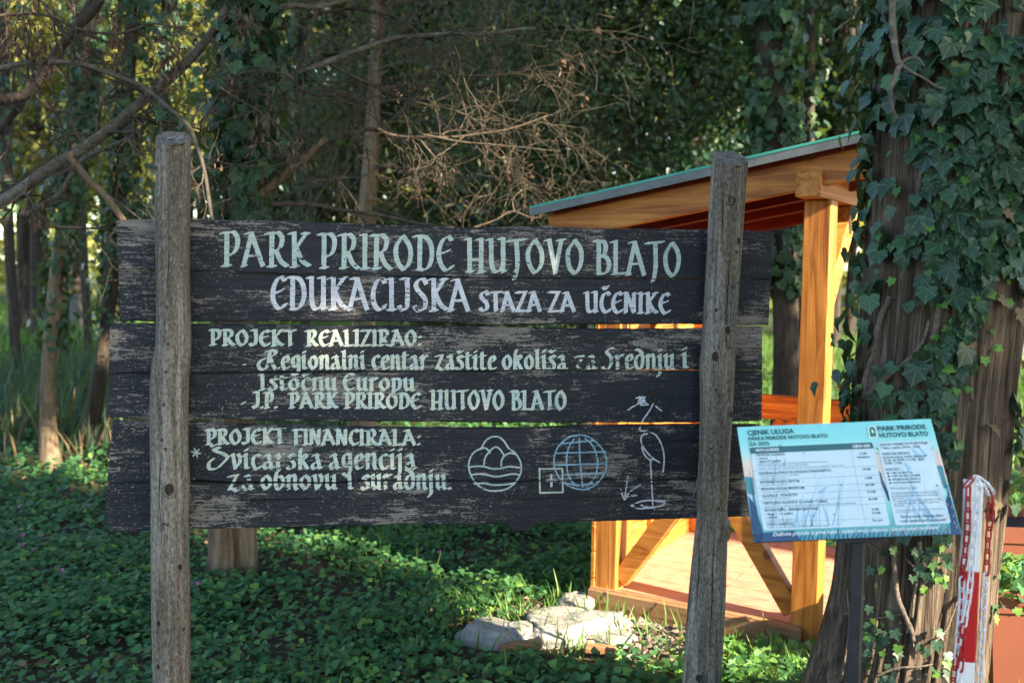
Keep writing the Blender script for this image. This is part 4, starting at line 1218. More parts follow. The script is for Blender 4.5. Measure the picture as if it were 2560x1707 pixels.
# plates along the sides, ends sticking out at the front
kbeam('plate_beam', K(W_ - .05, -0.16, 1.935), K(W_ - .05, D_ + .15, 1.935), 0.098, 0.098, M['var_b'])
kbeam('plate_beam', K(.05, 0.0, 1.735), K(.05, D_ + .15, 1.735), 0.098, 0.098, M['var_b'])
# rafters run with the slope
SL_ = 0.176
RB = 2.064 - SL_ * 1.38            # underside of the rafters above the left post
for b in (-0.105, .33, .76, D_ + 0.10):
    kbeam('rafter', K(-0.20, b, RB - .25 * SL_ + .005), K(W_ + .52, b, RB + SL_ * (W_ + .47) + .005), 0.05, 0.125 if b < 0 else .105, M['var_a' if b < 0 else 'red_wood'], bev=0.003)
mb = MB()
p0, p1 = K(-0.215, 0, RB + .058 - .265 * SL_), K(W_ + .58, 0, RB + .058 + SL_ * (W_ + .53))
ra = (p1 - p0).normalized(); rn = KS.cross(ra) * -1
if rn.z < 0: rn = -rn
mid = (p0 + p1) / 2 + KS * (D_ / 2)
mb.box(mid + rn * 0.006, (ra, KS, rn), ((p1 - p0).length / 2 - .05, D_ / 2 + .15, 0.010), 0)
mb.build('ceiling_boards', M['red_wood'], kiosk)
roof_p = mb = MB()
L2 = (p1 - p0).length / 2
mb.box(mid + rn * 0.024, (ra, KS, rn), (L2 + .03, D_ / 2 + .21, 0.007), 0.002)
roof = mb.build('roof', M['roof_green'], kiosk)
mb = MB(); mb.box(mid + rn * 0.019 - KS * (D_ / 2 + .213), (ra, KS, rn), (L2 + .035, 0.003, 0.0165), 0.001)
mb.build('roof_flashing', M['roof_edge'], roof)
mb = MB(); mb.box(mid + rn * 0.0405 - KS * (D_ / 2 + .214), (ra, KS, rn), (L2 + .03, 0.0035, 0.0055), 0.001)
mb.build('roof_lip', M['roof_green'], roof)
mb = MB()
for k in range(9):
    mb.box(mid + rn * 0.034 + ra * (-L2 + .1 + k * (2 * L2 - .2) / 8), (ra, KS, rn), (.012, D_ / 2 + .2, .006), .002)
mb.build('roof_rib', M['roof_green'], roof)
# left wall of horizontal boards, outside the posts
mb = MB()
nb = 13
for k in range(nb):
    z0, z1 = 0.06 + k * (1.68 - .06) / nb, 0.06 + (k + 1) * (1.68 - .06) / nb
    mb.box(K(-0.012, D_ / 2, (z0 + z1) / 2), (KD, KS, KZ), (0.010, D_ / 2 + .01, (z1 - z0) / 2 - .0015), 0.003)
mb.build('wall_boards', M['var_b'], kiosk)
kbeam('wall_batten', K(.012, .62, FZ), K(.012, .62, 1.74), 0.07, 0.026, M['var_z'], up=KD, bev=.003)
kbeam('wall_batten', K(.012, .30, FZ), K(.012, .30, 1.74), 0.05, 0.026, M['var_z'], up=KD, bev=.003)
# front parapet: rail and two braces meeting under it
RZ = 0.80
kbeam('rail', K(.1, .05, RZ), K(W_ - .1, .05, RZ), 0.07, 0.09, M['var_a'])
kbeam('brace', K(.105, .05, FZ + .05), K(.50, .05, RZ - .05), 0.06, 0.08, M['var_a'])
kbeam('brace', K(W_ - .105, .05, FZ + .05), K(.52, .05, RZ - .05), 0.06, 0.08, M['var_a'])
# back parapet
kbeam('rail', K(.1, D_ - .05, .87), K(W_ - .1, D_ - .05, .87), 0.05, 0.13, M['var_a'])
kbeam('brace', K(.105, D_ - .05, FZ + .05), K(.50, D_ - .05, .80), 0.06, 0.08, M['var_a'])
kbeam('brace', K(W_ - .105, D_ - .05, FZ + .05), K(.52, D_ - .05, .80), 0.06, 0.08, M['var_a'])
# knee brace on the right side, between front post and plate
kbeam('knee_brace', K(W_ - .048, .085, 1.47), K(W_ - .048, .50, 1.90), 0.085, 0.10, M['var_b'])

# ------------------------------------------------------------------ bollard with plastic chain
t = NT('red paint'); M['red_paint'] = t.done(t.mix(t.ramp(t.noise(t.coords(), 40, 5), [(0.55, 0), (0.75, 0.3)]), (0.50, 0.012, 0.014), (0.25, 0.02, 0.02)), 0.35, spec=0.5)
t = NT('white paint'); M['white_paint'] = t.done(t.mix(t.ramp(t.noise(t.coords(), 40, 5), [(0.55, 0), (0.75, 0.25)]), (0.80, 0.80, 0.80), (0.5, 0.47, 0.42)), 0.4, spec=0.5)
M['red_plastic'] = flat_mat('red plastic', (0.42, 0.010, 0.016), 0.35, spec=0.5, var=0.15)
M['white_plastic'] = flat_mat('white plastic', (0.74, 0.73, 0.76), 0.4, spec=0.5, var=0.08)
M['zinc'] = flat_mat('galvanised steel', (0.45, 0.45, 0.46), 0.35, metal=0.9, var=0.25)
BY = 2.38
bt, bb = P(2434, 1205, BY), P(2410, 1707, BY)
bd = (bt - bb).normalized()
base_b = bb + bd * (-(bb.z + .02) / bd.z)
bol = thing('striped_bollard', 'red and white striped square bollard by the ivy clad tree', 'bollard', tuple(base_b))
by = math.radians(-12)
bx = Vector((math.cos(by), math.sin(by), 0)); bx = (bx - bd * bx.dot(bd)).normalized(); byv = bd.cross(bx).normalized()
def at_row(y):
    s = on_plane(2425, y, base_b, Vector((0, -1, 0)))
    return (s.z - base_b.z) / bd.z
bands = [(-.1, at_row(1648), 'white_paint', 'white band'), (at_row(1648), at_row(1423), 'red_paint', 'red band'), (at_row(1423), at_row(1207), 'white_paint', 'white band')]
for s0, s1, mt, lb in bands:
    mb = MB(); mb.box(base_b + bd * (s0 + s1) / 2, (bx, byv, bd), (0.019, 0.019, (s1 - s0) / 2), 0.002)
    mb.build('painted_band', M[mt], bol)['label'] = lb
mb = MB(); mb.box(base_b + bd * (at_row(1207) + .002), (bx, byv, bd), (0.020, 0.020, .003), 0.001); mb.build('cap', M['white_paint'], bol)
# eye ring at the upper right
ec = P(2474, 1228, BY - .02)
mb = MB()
ring = [ec + Vector((math.cos(a), 0.35 * math.sin(a), math.sin(a))).normalized() * 0.0115 for a in np.linspace(0, 2 * math.pi, 17)]
mb.tube(ring, 0.0022, 6, False); mb.tube([P(2452, 1222, BY), ec - Vector((.0115, 0, 0))], 0.0022, 6)
mb.build('eye_bolt', M['zinc'], bol)
# chain links, one mesh per colour, shared
def link_mesh(mat):
    mb = MB()
    path = []
    L, w = 0.0112, 0.0068
    for a in np.linspace(-math.pi / 2, math.pi / 2, 7): path.append((w * math.cos(a) if False else w * math.sin(a + math.pi / 2) * 0 + w * math.cos(a), 0, 0))
    path = [(w * math.sin(a), 0, L + w * math.cos(a)) for a in np.linspace(-math.pi / 2, math.pi / 2, 8)] + [(w * math.sin(a), 0, -L + w * math.cos(a)) for a in np.linspace(math.pi / 2, 3 * math.pi / 2, 8)]
    path.append(path[0]); 
    mb.tube(path, 0.0025, 7, False)
    o = mb.build('link', mat, None, True)
    me = o.data
    bpy.data.objects.remove(o)
    return me
chain = thing('plastic_chain', 'red and white plastic link chain draped over the striped bollard', 'chain', tuple(bt))
LM = {'r': link_mesh(M['red_plastic']), 'w': link_mesh(M['white_plastic'])}
def strand(pts, yd, pattern):
    """pts photo pixels, yd distance; pattern: list of (count, colour)"""
    w = [P(x, y, yd + (dy[0] if dy else 0)) for x, y, *dy in pts]
    w = [Vector(p) for p in smooth_path([tuple(q) for q in w], 8)]
    cum = [0]
    for a, b in zip(w[:-1], w[1:]): cum.append(cum[-1] + (b - a).length)
    pitch = 0.0278
    n = int(cum[-1] / pitch)
    cols_ = []
    for c, k in pattern: cols_ += [k] * c
    ps = np.array([tuple(q) for q in w]); cu = np.array(cum)
    for i in range(n):
        s = (i + .5) * pitch
        p = Vector([np.interp(s, cu, ps[:, j]) for j in range(3)])
        q0 = Vector([np.interp(s - .012, cu, ps[:, j]) for j in range(3)]); q1 = Vector([np.interp(s + .012, cu, ps[:, j]) for j in range(3)])
        z = (q0 - q1).normalized()
        x = Vector((1, 0, 0)); x = (x - z * x.dot(z)).normalized(); y = z.cross(x)
        ang = (0.35 if i % 2 else 0.35 + math.pi / 2) + RND.uniform(-.2, .2)
        X = x * math.cos(ang) + y * math.sin(ang); Yv = z.cross(X)
        m4 = Matrix((X, Yv, z)).transposed().to_4x4()
        o = bpy.data.objects.new('link', LM[cols_[i % len(cols_)]])
        COL.objects.link(o)
        o.parent = chain
        m4.translation = p - Vector(chain.location)
        o.matrix_local = m4
FR = BY - 0.032
strand([(2437, 1198, .0), (2424, 1203, 0), (2421, 1222), (2420, 1260), (2418, 1330), (2412, 1385), (2405, 1440), (2404, 1500), (2396, 1600), (2385, 1680), (2378, 1790)], FR, [(9, 'r'), (7, 'w'), (5, 'r'), (4, 'w')])
strand([(2437, 1194), (2444, 1205), (2446, 1240), (2440, 1300), (2432, 1370), (2428, 1430), (2420, 1500), (2410, 1560), (2404, 1640), (2396, 1720), (2392, 1800)], FR - .012, [(13, 'w'), (4, 'r'), (12, 'w')])
strand([(2441, 1194), (2452, 1199), (2462, 1210), (2472, 1222), (2476, 1238), (2476, 1290), (2470, 1350), (2466, 1420), (2460, 1500), (2456, 1580), (2452, 1660), (2450, 1760)], FR + .012, [(2, 'w'), (7, 'r'), (30, 'w')])

# ------------------------------------------------------------------ planters
M['terracotta'] = flat_mat('terracotta plastic', (0.17, 0.047, 0.022), 0.6, spec=0.35, var=0.16, scale=5)
M['potting'] = flat_mat('potting soil', (0.03, 0.02, 0.014), 0.95, var=0.4, scale=60, bump=0.8)
def planter(c, yaw, hw, hd, ht, label):
    a = (Vector((math.cos(yaw), math.sin(yaw), 0)), Vector((-math.sin(yaw), math.cos(yaw), 0)), Vector((0, 0, 1)))
    pl = thing('planter_box', label, 'planter', tuple(c), 'terracotta planter boxes beside the tree')
    def ringbox(z0, z1, s0, s1, th, mb):
        vs = []
        for z, s in ((z0, s0), (z1, s1)):
            for (sx, sy) in ((-1, -1), (1, -1), (1, 1), (-1, 1)):
                vs.append(c + a[0] * sx * (hw * s) + a[1] * sy * (hd * s + hw * (s - 1) * .0) + Vector((0, 0, z)))
        for z, s in ((z1, s1), (z0, s0)):
            for (sx, sy) in ((-1, -1), (1, -1), (1, 1), (-1, 1)):
                vs.append(c + a[0] * sx * (hw * s - th) + a[1] * sy * (hd * s - th) + Vector((0, 0, z)))
        fs = []
        for L in range(3):
            for k in range(4):
                k2 = (k + 1) % 4
                fs.append((L * 4 + k, L * 4 + k2, (L + 1) * 4 + k2, (L + 1) * 4 + k))
        for k in range(4):
            k2 = (k + 1) % 4
            fs.append((12 + k, 12 + k2, k2, k))
        mb.add(vs, fs)
    mb = MB(); ringbox(0.0, ht - .065, .84, .95, .02, mb); mb.build('box', M['terracotta'], pl)
    mb = MB(); ringbox(ht - .066, ht, 1.0, 1.015, .035, mb); mb.build('rim', M['terracotta'], pl)
    mb = MB(); mb.box(c + Vector((0, 0, ht - .05)), a, (hw * .92, hd * .92, .01), 0); mb.build('soil', M['potting'], pl)
    return pl
q1 = P(2472, 1487, 3.3); q2 = P(2488, 1322, 4.35)
planter(Vector((q1.x + .36, q1.y + .2, 0)), math.radians(-6), .33, .22, q1.z, 'terracotta planter box, the nearer one behind the bollard chain')
planter(Vector((q2.x + .36, q2.y + .2, 0)), math.radians(-6), .33, .22, q2.z, 'terracotta planter box, the further one beside the grass')
# trailing plant in the near planter
n = 160
tpos = np.stack([rng.normal(q1.x + .10, .07, n), rng.normal(q1.y + .10, .07, n), rng.normal(q1.z + .03, .035, n)], 1)
plant = thing('potted_plant', 'small pale leaved trailing plant in the nearer planter box', 'plant', (q1.x + .1, q1.y + .1, q1.z - .05))
leaves('foliage', M['cover'], tpos, rng.uniform(.03, .055, n), rand_dirs(n) + (0, -.3, .8), rand_dirs(n), IVY, plant)
mb = MB()
for k in range(8):
    an = k * .8
    mb.tube([(q1.x + .1, q1.y + .1, q1.z - .06), (q1.x + .1 + .04 * math.cos(an), q1.y + .1 + .04 * math.sin(an), q1.z + .02), (q1.x + .1 + .10 * math.cos(an), q1.y + .1 + .10 * math.sin(an), q1.z + .03)], .002, 5)
mb.build('stem', M['vine'], plant)

# ------------------------------------------------------------------ rocks and offcuts at the foot of the kiosk
t = NT('pale limestone')
a = t.noise(t.coords(), 7, 7, 0.65); b = t.noise(t.coords(), 60, 5, 0.7)
pit = t.ramp(t.noise(t.coords(), 34, 4, 0.7), [(0.34, 0.7), (0.42, 0)])
c = t.mix(pit, t.ramp(a, [(0.3, (0.17, 0.15, 0.13)), (0.65, (0.36, 0.335, 0.30))]), (0.12, 0.10, 0.085))
M['stone'] = t.done(c, 0.9, t.bump(t.math('ADD', a, t.math('MULTIPLY', b, .4)), 0.8, 0.02), spec=0.2)
import bmesh
def rock(px, py, hw, hd, hh, seed, label, yaw=0.0, sub=4, ang=0.0):
    g = G(px, py)
    bm = bmesh.new()
    bmesh.ops.create_icosphere(bm, subdivisions=sub, radius=1)
    vs = []
    cy_, sy_ = math.cos(yaw), math.sin(yaw)
    for v in bm.verts:
        p = v.co.copy()
        d = 1 + 0.30 * mnoise.noise(p * 1.1 + Vector((seed, 0, 0))) + 0.14 * mnoise.noise(p * 2.7 + Vector((0, seed, 0))) + 0.05 * mnoise.noise(p * 7 + Vector((0, 0, seed)))
        p = p * d
        p.z = min(p.z, .72 + .1 * mnoise.noise(p * 2 + Vector((seed,) * 3)) + ang * p.x)
        x, y, z = p.x * hw, p.y * hd, p.z * hh
        vs.append((g.x + x * cy_ - y * sy_, g.y + x * sy_ + y * cy_, float(ground_z(g.x, g.y)) + z + hh * .25))
    fs = [tuple(v.index for v in f.verts) for f in bm.faces]
    bm.free()
    me_off = Vector((g.x, g.y, 0))
    o = mesh_obj('rock', np.array(vs) - np.array(me_off), fs, M['stone'], None, True)
    o.location = me_off
    return tag(o, label, 'rock', 'pale rocks at the foot of the kiosk')
rock(1222, 1612, .145, .11, .066, 2.0, 'rounded sunlit pale rock, the leftmost by the kiosk')
rock(1300, 1614, .075, .07, .065, 5.3, 'small grey rock between two larger pale rocks')
rock(1425, 1602, .24, .15, .075, 9.1, 'large angular white rock under the kiosk corner', 0.35, 5, 0.25)
rock(1520, 1622, .12, .08, .035, 12.1, 'low flat white rock in front of the kiosk sill', -0.4)
rock(1440, 1545, .08, .09, .07, 14.7, 'grey upright rock against the left wall of the kiosk', 0.6)
def offcut(px, py, yaw, L, w, label, roll=.1):
    g = G(px, py)
    mb = MB()
    d = Vector((math.cos(yaw), math.sin(yaw), roll)).normalized()
    mb.beam(-d * L / 2, d * L / 2, w, .022, (0, 0, 1), .002)
    o = mb.build('board_offcut', M['sill'])
    o.location = (g.x, g.y, float(ground_z(g.x, g.y)) + .04)
    return tag(o, label, 'board', 'timber offcuts among the rocks')
offcut(1300, 1656, .22, .17, .07, 'short brown timber offcut lying below the small grey rock')
offcut(1500, 1668, -.1, .12, .06, 'dark short timber offcut under the large angular rock', -.05)
# ------------------------------------------------------------------ trees: helpers
def grow(p, d, L, r, steps, wob, droop, out, branch=0, blen=.5, spread=.9, sub=None):
    """random walk limb; collects (points, radii) and recurses"""
    p = Vector(p); d = Vector(d).normalized()
    pts, rad = [p.copy()], [r]
    for i in range(steps):
        d = (d + Vector((RND.gauss(0, wob), RND.gauss(0, wob), RND.gauss(0, wob) + droop))).normalized()
        p = p + d * (L / steps)
        rr_ = r * (1 - .85 * (i + 1) / steps)
        pts.append(p.copy()); rad.append(max(rr_, .0009))
        if branch > 0 and i >= 1 and RND.random() < .75:
            nd = (d + Vector((RND.gauss(0, spread), RND.gauss(0, spread), RND.gauss(0, spread)))).normalized()
            grow(p, nd, L * blen * RND.uniform(.5, 1.2), rr_ * .6, max(4, steps - 2), wob * 1.15, droop * 1.2, out, branch - 1, blen, spread)
    out.append((pts, rad))
def px_path(pts, Y):
    """traced limb: photo pixels (x, y[, distance change])"""
    return [P(x, y, Y + (d[0] if d else 0)) for x, y, *d in pts]
def limb(pts, Y, r0, r1, mat, parent, name='limb', sides=9, label=None, twigs=0, tl=.5, out=None, seed=1.0):
    w = [Vector(q) for q in smooth_path([tuple(q) for q in px_path(pts, Y)], 6)]
    n = len(w)
    rad = [r0 + (r1 - r0) * i / (n - 1) for i in range(n)]
    w = [q + Vector((mnoise.noise(q * 6 + Vector((seed, 0, 0))), mnoise.noise(q * 6 + Vector((0, seed, 0))), mnoise.noise(q * 6 + Vector((0, 0, seed))))) * min(r0 * .9, .012) for q in w]
    mb = MB(); mb.tube(w, rad, sides, True, 0, .18, seed)
    o = mb.build(name, mat, parent, True)
    if label: o['label'] = label
    if twigs and out is not None:
        for k in range(twigs):
            i = RND.randrange(1, n - 1)
            d = (w[i + 1] - w[i - 1]).normalized()
            side = Vector((RND.gauss(0, 1), RND.gauss(0, .5), RND.gauss(0, 1)))
            nd = (d * RND.uniform(.1, .9) + side.normalized() * .8).normalized()
            grow(w[i], nd, tl * RND.uniform(.5, 1.5), min(rad[i] * .5, .011), 7, .22, -.03, out, 2, .55)
    return o
def twig_mesh(out, parent, mat, name='twigs', sides=4, minr=0.0):
    mb = MB()
    for pts, rad in out:
        mb.tube(pts, rad, sides, False)
    return mb.build(name, mat, parent, True)
def seed_bunch(c, n, size, parent, name='seed_clumps'):
    """a hanging bunch of dry winged seeds"""
    pos = np.array(c) + rng.normal(0, 1, (n, 3)) * (size * .2, size * .2, size * .4)
    tip = np.tile((0, 0, -1.0), (n, 1)) + rng.normal(0, .25, (n, 3))
    return leaves(name, M['seed'], pos, rng.uniform(.5, .95, n) * size * .5, rand_dirs(n), tip, KEY, parent)
def trunk_mesh(cols, parent, mat, sides=40, rough=.08, flute=.05, flutes=7, name='trunk', per=10, seed=0.0, ridge=0.0):
    """cols: list of (point, radius) up the trunk"""
    w = smooth_path([(*p, r) for p, r in cols], per)
    V, Fa = [], []
    n = len(w)
    for i, q in enumerate(w):
        c = Vector(q[:3]); r = q[3]
        for k in range(sides):
            an = 2 * math.pi * k / sides
            d = Vector((math.cos(an), math.sin(an), 0))
            f = 1 + rough * mnoise.noise(Vector((math.cos(an) * 1.4 + seed, math.sin(an) * 1.4, c.z * .9))) + flute * mnoise.noise(Vector((math.cos(an) * flutes * .5 + seed, math.sin(an) * flutes * .5, c.z * .55))) \
                + flute * .35 * mnoise.noise(Vector((math.cos(an) * flutes * 2 + seed, math.sin(an) * flutes * 2, c.z * 1.2)))
            if ridge:
                f += ridge * (.5 - abs(mnoise.noise(Vector((math.cos(an) * 9 + .25 * math.sin(c.z * 3), math.sin(an) * 9, c.z * .8))))) + ridge * .6 * (.5 - abs(mnoise.noise(Vector((math.cos(an) * 22, math.sin(an) * 22, c.z * 1.6)))))
            V.append(c + d * r * f)
    for i in range(n - 1):
        for k in range(sides):
            k2 = (k + 1) % sides
            Fa.append((i * sides + k, i * sides + k2, (i + 1) * sides + k2, (i + 1) * sides + k))
    Fa.append(tuple((n - 1) * sides + k for k in range(sides)))
    return mesh_obj(name, V, Fa, mat, parent, True), w
def ivy_on(w, n, parent, size, spread=.5, zr=None, tmpl=IVY_BROAD, mat='ivy', dens=None, name='ivy_leaves', front=1.0, seed=0):
    """ivy leaves around a trunk given by rows (x,y,z,r)"""
    W = np.array(w)
    zlo, zhi = zr if zr else (W[0, 2], W[-1, 2])
    k = int(n * 3.5)
    z = rng.uniform(zlo, zhi, k)
    an = rng.uniform(0, 2 * math.pi, k) if front >= 1 else rng.normal(-math.pi / 2, front * math.pi, k)
    keep = np.ones(k, bool)
    cl = fbm(an * 2.2 + 30 + seed, z * 2.6 + seed * 3.1, 3)
    dd = dens(an, z) if dens is not None else np.full(k, .55)
    keep = cl + rng.normal(0, .05, k) < dd
    z, an = z[keep][:n], an[keep][:n]
    k = len(z)
    x = np.interp(z, W[:, 2], W[:, 0]); y = np.interp(z, W[:, 2], W[:, 1]); r = np.interp(z, W[:, 2], W[:, 3])
    o = rng.gamma(1.6, spread / 1.6, k)
    R_ = r * 1.02 + .012 + o
    pos = np.stack([x + np.cos(an) * R_, y + np.sin(an) * R_, z], 1)
    nr = np.stack([np.cos(an), np.sin(an), np.full(k, .45)], 1) + rng.normal(0, .35, (k, 3))
    tip = np.stack([np.zeros(k), np.zeros(k), -np.ones(k)], 1) + rng.normal(0, .35, (k, 3)) + .25 * np.stack([np.cos(an), np.sin(an), np.zeros(k)], 1)
    s = rng.uniform(size[0], size[1], k) * (1 - .25 * rng.random(k))
    if tmpl is IVY_BROAD:
        c_ = rng.random(k) < .45
        leaves(name, M[mat], pos[c_], s[c_], nr[c_], tip[c_], IVY_CURL, parent)
        pos, s, nr, tip = pos[~c_], s[~c_], nr[~c_], tip[~c_]
    return leaves(name, M[mat], pos, s, nr, tip, tmpl, parent)
def clump_pts(c, rad, n, clumps, sigma, shell=.55):
    """leaf positions in uneven clumps inside an ellipsoid"""
    d = rand_dirs(clumps)
    q = d * (rng.uniform(shell, 1.0, (clumps, 1)) ** .7) * np.array(rad) + np.array(c)
    wts = rng.gamma(2, 1, clumps); wts /= wts.sum()
    i = rng.choice(clumps, n, p=wts)
    sg = sigma * rng.uniform(.5, 1.4, clumps)
    return q[i] + rng.normal(0, 1, (n, 3)) * sg[i][:, None] * (1, 1, .7)

# ------------------------------------------------------------------ the great ivy clad trunk at the right
big = thing('ivy_clad_tree', 'huge fibrous barked trunk covered in broad ivy at the right edge', 'tree', (TRUNK_XY[0], TRUNK_XY[1], 0.1), 'ivy clad trees of the grove')
TY = 2.90
rows = [(1800, 1985, 2425), (1700, 2020, 2440), (1620, 2052, 2452), (1560, 2070, 2458), (1480, 2090, 2470), (1350, 2106, 2482), (1200, 2124, 2498), (1000, 2146, 2512), (800, 2166, 2536), (600, 2184, 2562), (400, 2196, 2585), (200, 2205, 2608), (0, 2214, 2630), (-250, 2225, 2660), (-900, 2260, 2720), (-2200, 2330, 2850), (-4200, 2500, 3000)]
cols = []
for y, l, r in rows:
    c = P((l + r) / 2, y, TY)
    cols.append((c, (r - l) / 2 / F * TY * .985))
c0 = cols[0][0]
cols.insert(0, (Vector((c0.x - .02, c0.y, c0.z - .25)), cols[0][1] * 1.25))
bt_obj, bw = trunk_mesh(cols, big, M['bark_big'], sides=300, rough=.07, flute=.10, flutes=9, per=16, seed=3.0, ridge=.055)
WZ = np.array(bw)
def dens_big(an, z):
    # thick above and to the left, thin below the panel and on the right flank
    side = np.cos(an)                      # -1 left .. 1 right
    d = .40 + .17 * np.clip((z - .9) / 1.3, -1, 1) - .24 * np.clip(side - .15, 0, 1) * (z < 2.0) - .05 * (z < 1.6)
    d = np.where(z < .85, .35 - .05 * side, d)
    d = np.where((z < 1.05) & (side > .1), d - .05, d)
    return d
ivy_on(bw, 760, big, (.034, .072), .010, (1.35, 2.75), IVY_BROAD, 'ivy', lambda a, z: dens_big(a, z) + .07, front=.42, seed=1)
ivy_on(bw, 1050, big, (.020, .050), .009, (.85, 2.1), IVY_BROAD, 'ivy', lambda a, z: dens_big(a, z) + .03, front=.42, seed=1)
ivy_on(bw, 230, big, (.018, .042), .008, (.2, 1.0), IVY, 'ivy', dens_big, front=.40, seed=2)
ivy_on(bw, 210, big, (.035, .068), .036, (1.15, 2.8), IVY_BROAD, 'ivy', lambda a, z: np.where(np.cos(a) < -.35, .7, .0), front=.6, seed=4)
ivy_on(bw, 26, big, (.04, .06), .010, (.9, 2.3), IVY, 'dead_leaf', lambda a, z: np.where(np.cos(a) > -.2, .6, .0), front=.3, name='withered_leaves', seed=6)
ivy_on(bw, 110, big, (.018, .034), .014, (.5, 2.0), IVY, 'sprout', lambda a, z: dens_big(a, z) + .05, front=.4, name='young_ivy_leaves', seed=2)
# ivy stems climbing the bark (traced)
def vine(pts, r0, r1, off=.012):
    ws = []
    for x, y in pts:
        c = P(x, y, TY)
        cx = float(np.interp(c.z, WZ[:, 2], WZ[:, 0])); cy = float(np.interp(c.z, WZ[:, 2], WZ[:, 1])); r = float(np.interp(c.z, WZ[:, 2], WZ[:, 3]))
        # ray to the trunk's cylinder
        d = ray(x, y)
        k = TY / d.y
        o_ = Vector((cx, cy, 0)); dx = Vector((d.x, d.y)); 
        A2 = dx.dot(dx); B2 = -2 * (dx.x * cx + dx.y * cy); C2 = cx * cx + cy * cy - (r * 1.03) ** 2
        disc = B2 * B2 - 4 * A2 * C2
        tt_ = (-B2 - math.sqrt(disc)) / (2 * A2) if disc > 0 else -B2 / (2 * A2)
        ws.append(tuple(CAMP + d * tt_))
    ws = smooth_path(ws, 8)
    n = len(ws)
    ws = [Vector(q) + Vector((mnoise.noise(Vector(q) * 9), 0, mnoise.noise(Vector(q) * 7 + Vector((3, 0, 0))))) * .006 for q in ws]
    mb = MB(); mb.tube(ws, [r0 + (r1 - r0) * i / (n - 1) for i in range(n)], 8, True, 0, .3, pts[0][0])
    return mb.build('ivy_stem', M['vine'], big, True)
for pts, a, b in [
    ([(2340, 840), (2352, 760), (2362, 690), (2376, 580), (2392, 480), (2408, 350), (2416, 270), (2424, 200)], .0105, .007),
    ([(2160, 1000), (2168, 930), (2182, 880), (2200, 800), (2218, 760), (2225, 740)], .012, .008),
    ([(2165, 995), (2195, 960), (2230, 930), (2280, 890), (2310, 850), (2325, 800)], .010, .005),
    ([(2285, 560), (2298, 500), (2306, 440), (2312, 380), (2318, 300)], .010, .006),
    ([(2230, 1360), (2236, 1410), (2246, 1480), (2262, 1530), (2276, 1570), (2282, 1600)], .0085, .006),
    ([(2296, 1350), (2292, 1400), (2294, 1440), (2286, 1500), (2280, 1540)], .0065, .004),
    ([(2262, 1395), (2280, 1412), (2292, 1424)], .004, .003),
    ([(2372, 1180), (2380, 1080), (2386, 1000), (2400, 900), (2425, 800)], .006, .003),
    ([(2428, 1000), (2426, 930), (2424, 850), (2426, 780)], .005, .003),
    ([(2380, 860), (2410, 830), (2440, 800), (2478, 790)], .0025, .0015),
    ([(2110, 1530), (2160, 1545), (2210, 1540), (2262, 1530)], .004, .002),
    ([(2180, 1600), (2190, 1560), (2198, 1500), (2205, 1440)], .004, .002),
    ([(2330, 1605), (2360, 1580), (2380, 1540), (2395, 1490)], .004, .002),
    ([(2190, 1690), (2240, 1670), (2290, 1668), (2340, 1660)], .004, .002),
    ([(2120, 1470), (2122, 1540), (2116, 1620), (2100, 1700)], .004, .002),
    ([(2170, 1360), (2195, 1375), (2220, 1385)], .0035, .002)]:
    vine(pts, a, b)
# dead twig hanging in front of the trunk at the top
outs = []
limb([(2230, -60), (2232, 10), (2236, 80), (2242, 140), (2252, 160)], 2.55, .0085, .007, M['bark_grey'], big, 'dead_twig')
limb([(2252, 160), (2236, 190), (2224, 230), (2228, 270), (2240, 300)], 2.55, .0065, .003, M['bark_grey'], big, 'dead_twig')
limb([(2252, 160), (2268, 148), (2285, 144), (2300, 150), (2312, 166)], 2.55, .004, .002, M['bark_grey'], big, 'dead_twig')
limb([(2252, 160), (2275, 178), (2310, 195), (2340, 215), (2364, 221)], 2.55, .004, .002, M['bark_grey'], big, 'dead_twig')

# ------------------------------------------------------------------ ivy clad tree left of centre
def place_tree(name, label, x, y, cat='tree', group=None):
    return thing(name, label, cat, (x, y, float(ground_z(x, y))), group)
def px_cols(rows, Y, extra=-.25):
    cs = [(P((l + r) / 2, y, Y), (r - l) / 2 / F * Y) for y, l, r in rows]
    c, r = cs[0]
    cs.insert(0, (Vector((c.x, c.y, min(c.z, 0) + extra)), r * 1.2))
    return cs
g = G(572, 1445)
t2 = place_tree('ivy_clad_tree', 'ivy clad tree with forked pale trunk standing behind the left post', g.x, g.y, group='ivy clad trees of the grove')
Y2 = g.y
o, w2 = trunk_mesh(px_cols([(1445, 508, 590), (1380, 522, 588), (1300, 520, 584), (1100, 530, 596), (800, 548, 620), (560, 556, 640), (430, 568, 648), (300, 580, 650), (0, 596, 662), (-300, 600, 664), (-1200, 600, 650), (-2600, 590, 620)], Y2), t2, M['bark_tan'], 44, .12, .16, 8, seed=2.0)
trunk_mesh(px_cols([(1400, 585, 645), (1330, 580, 640), (1200, 578, 634), (900, 590, 640), (600, 610, 655), (420, 625, 660)], Y2 + .06), t2, M['bark_tan'], 28, .12, .14, 8, seed=7.0)
ivy_on(w2, 2300, t2, (.045, .085), .06, (1.72, 4.2), IVY_BROAD, 'ivy_far', lambda a, z: .50 + .12 * np.clip(z - 2.1, 0, .6), seed=11)
ivy_on(w2, 220, t2, (.04, .08), .03, (.9, 1.9), IVY, 'ivy_far', lambda a, z: np.full(len(z), .48), seed=12)
tw = []
limb([(650, 490), (672, 470), (720, 430), (770, 390), (815, 345)], Y2 - .05, .026, .014, M['bark_tan'], t2, label='broken pale limb stub')
limb([(672, 508), (760, 512), (860, 524), (960, 540), (1060, 562), (1140, 575)], Y2 - .1, .013, .006, M['twig'], t2, twigs=5, tl=.35, out=tw)
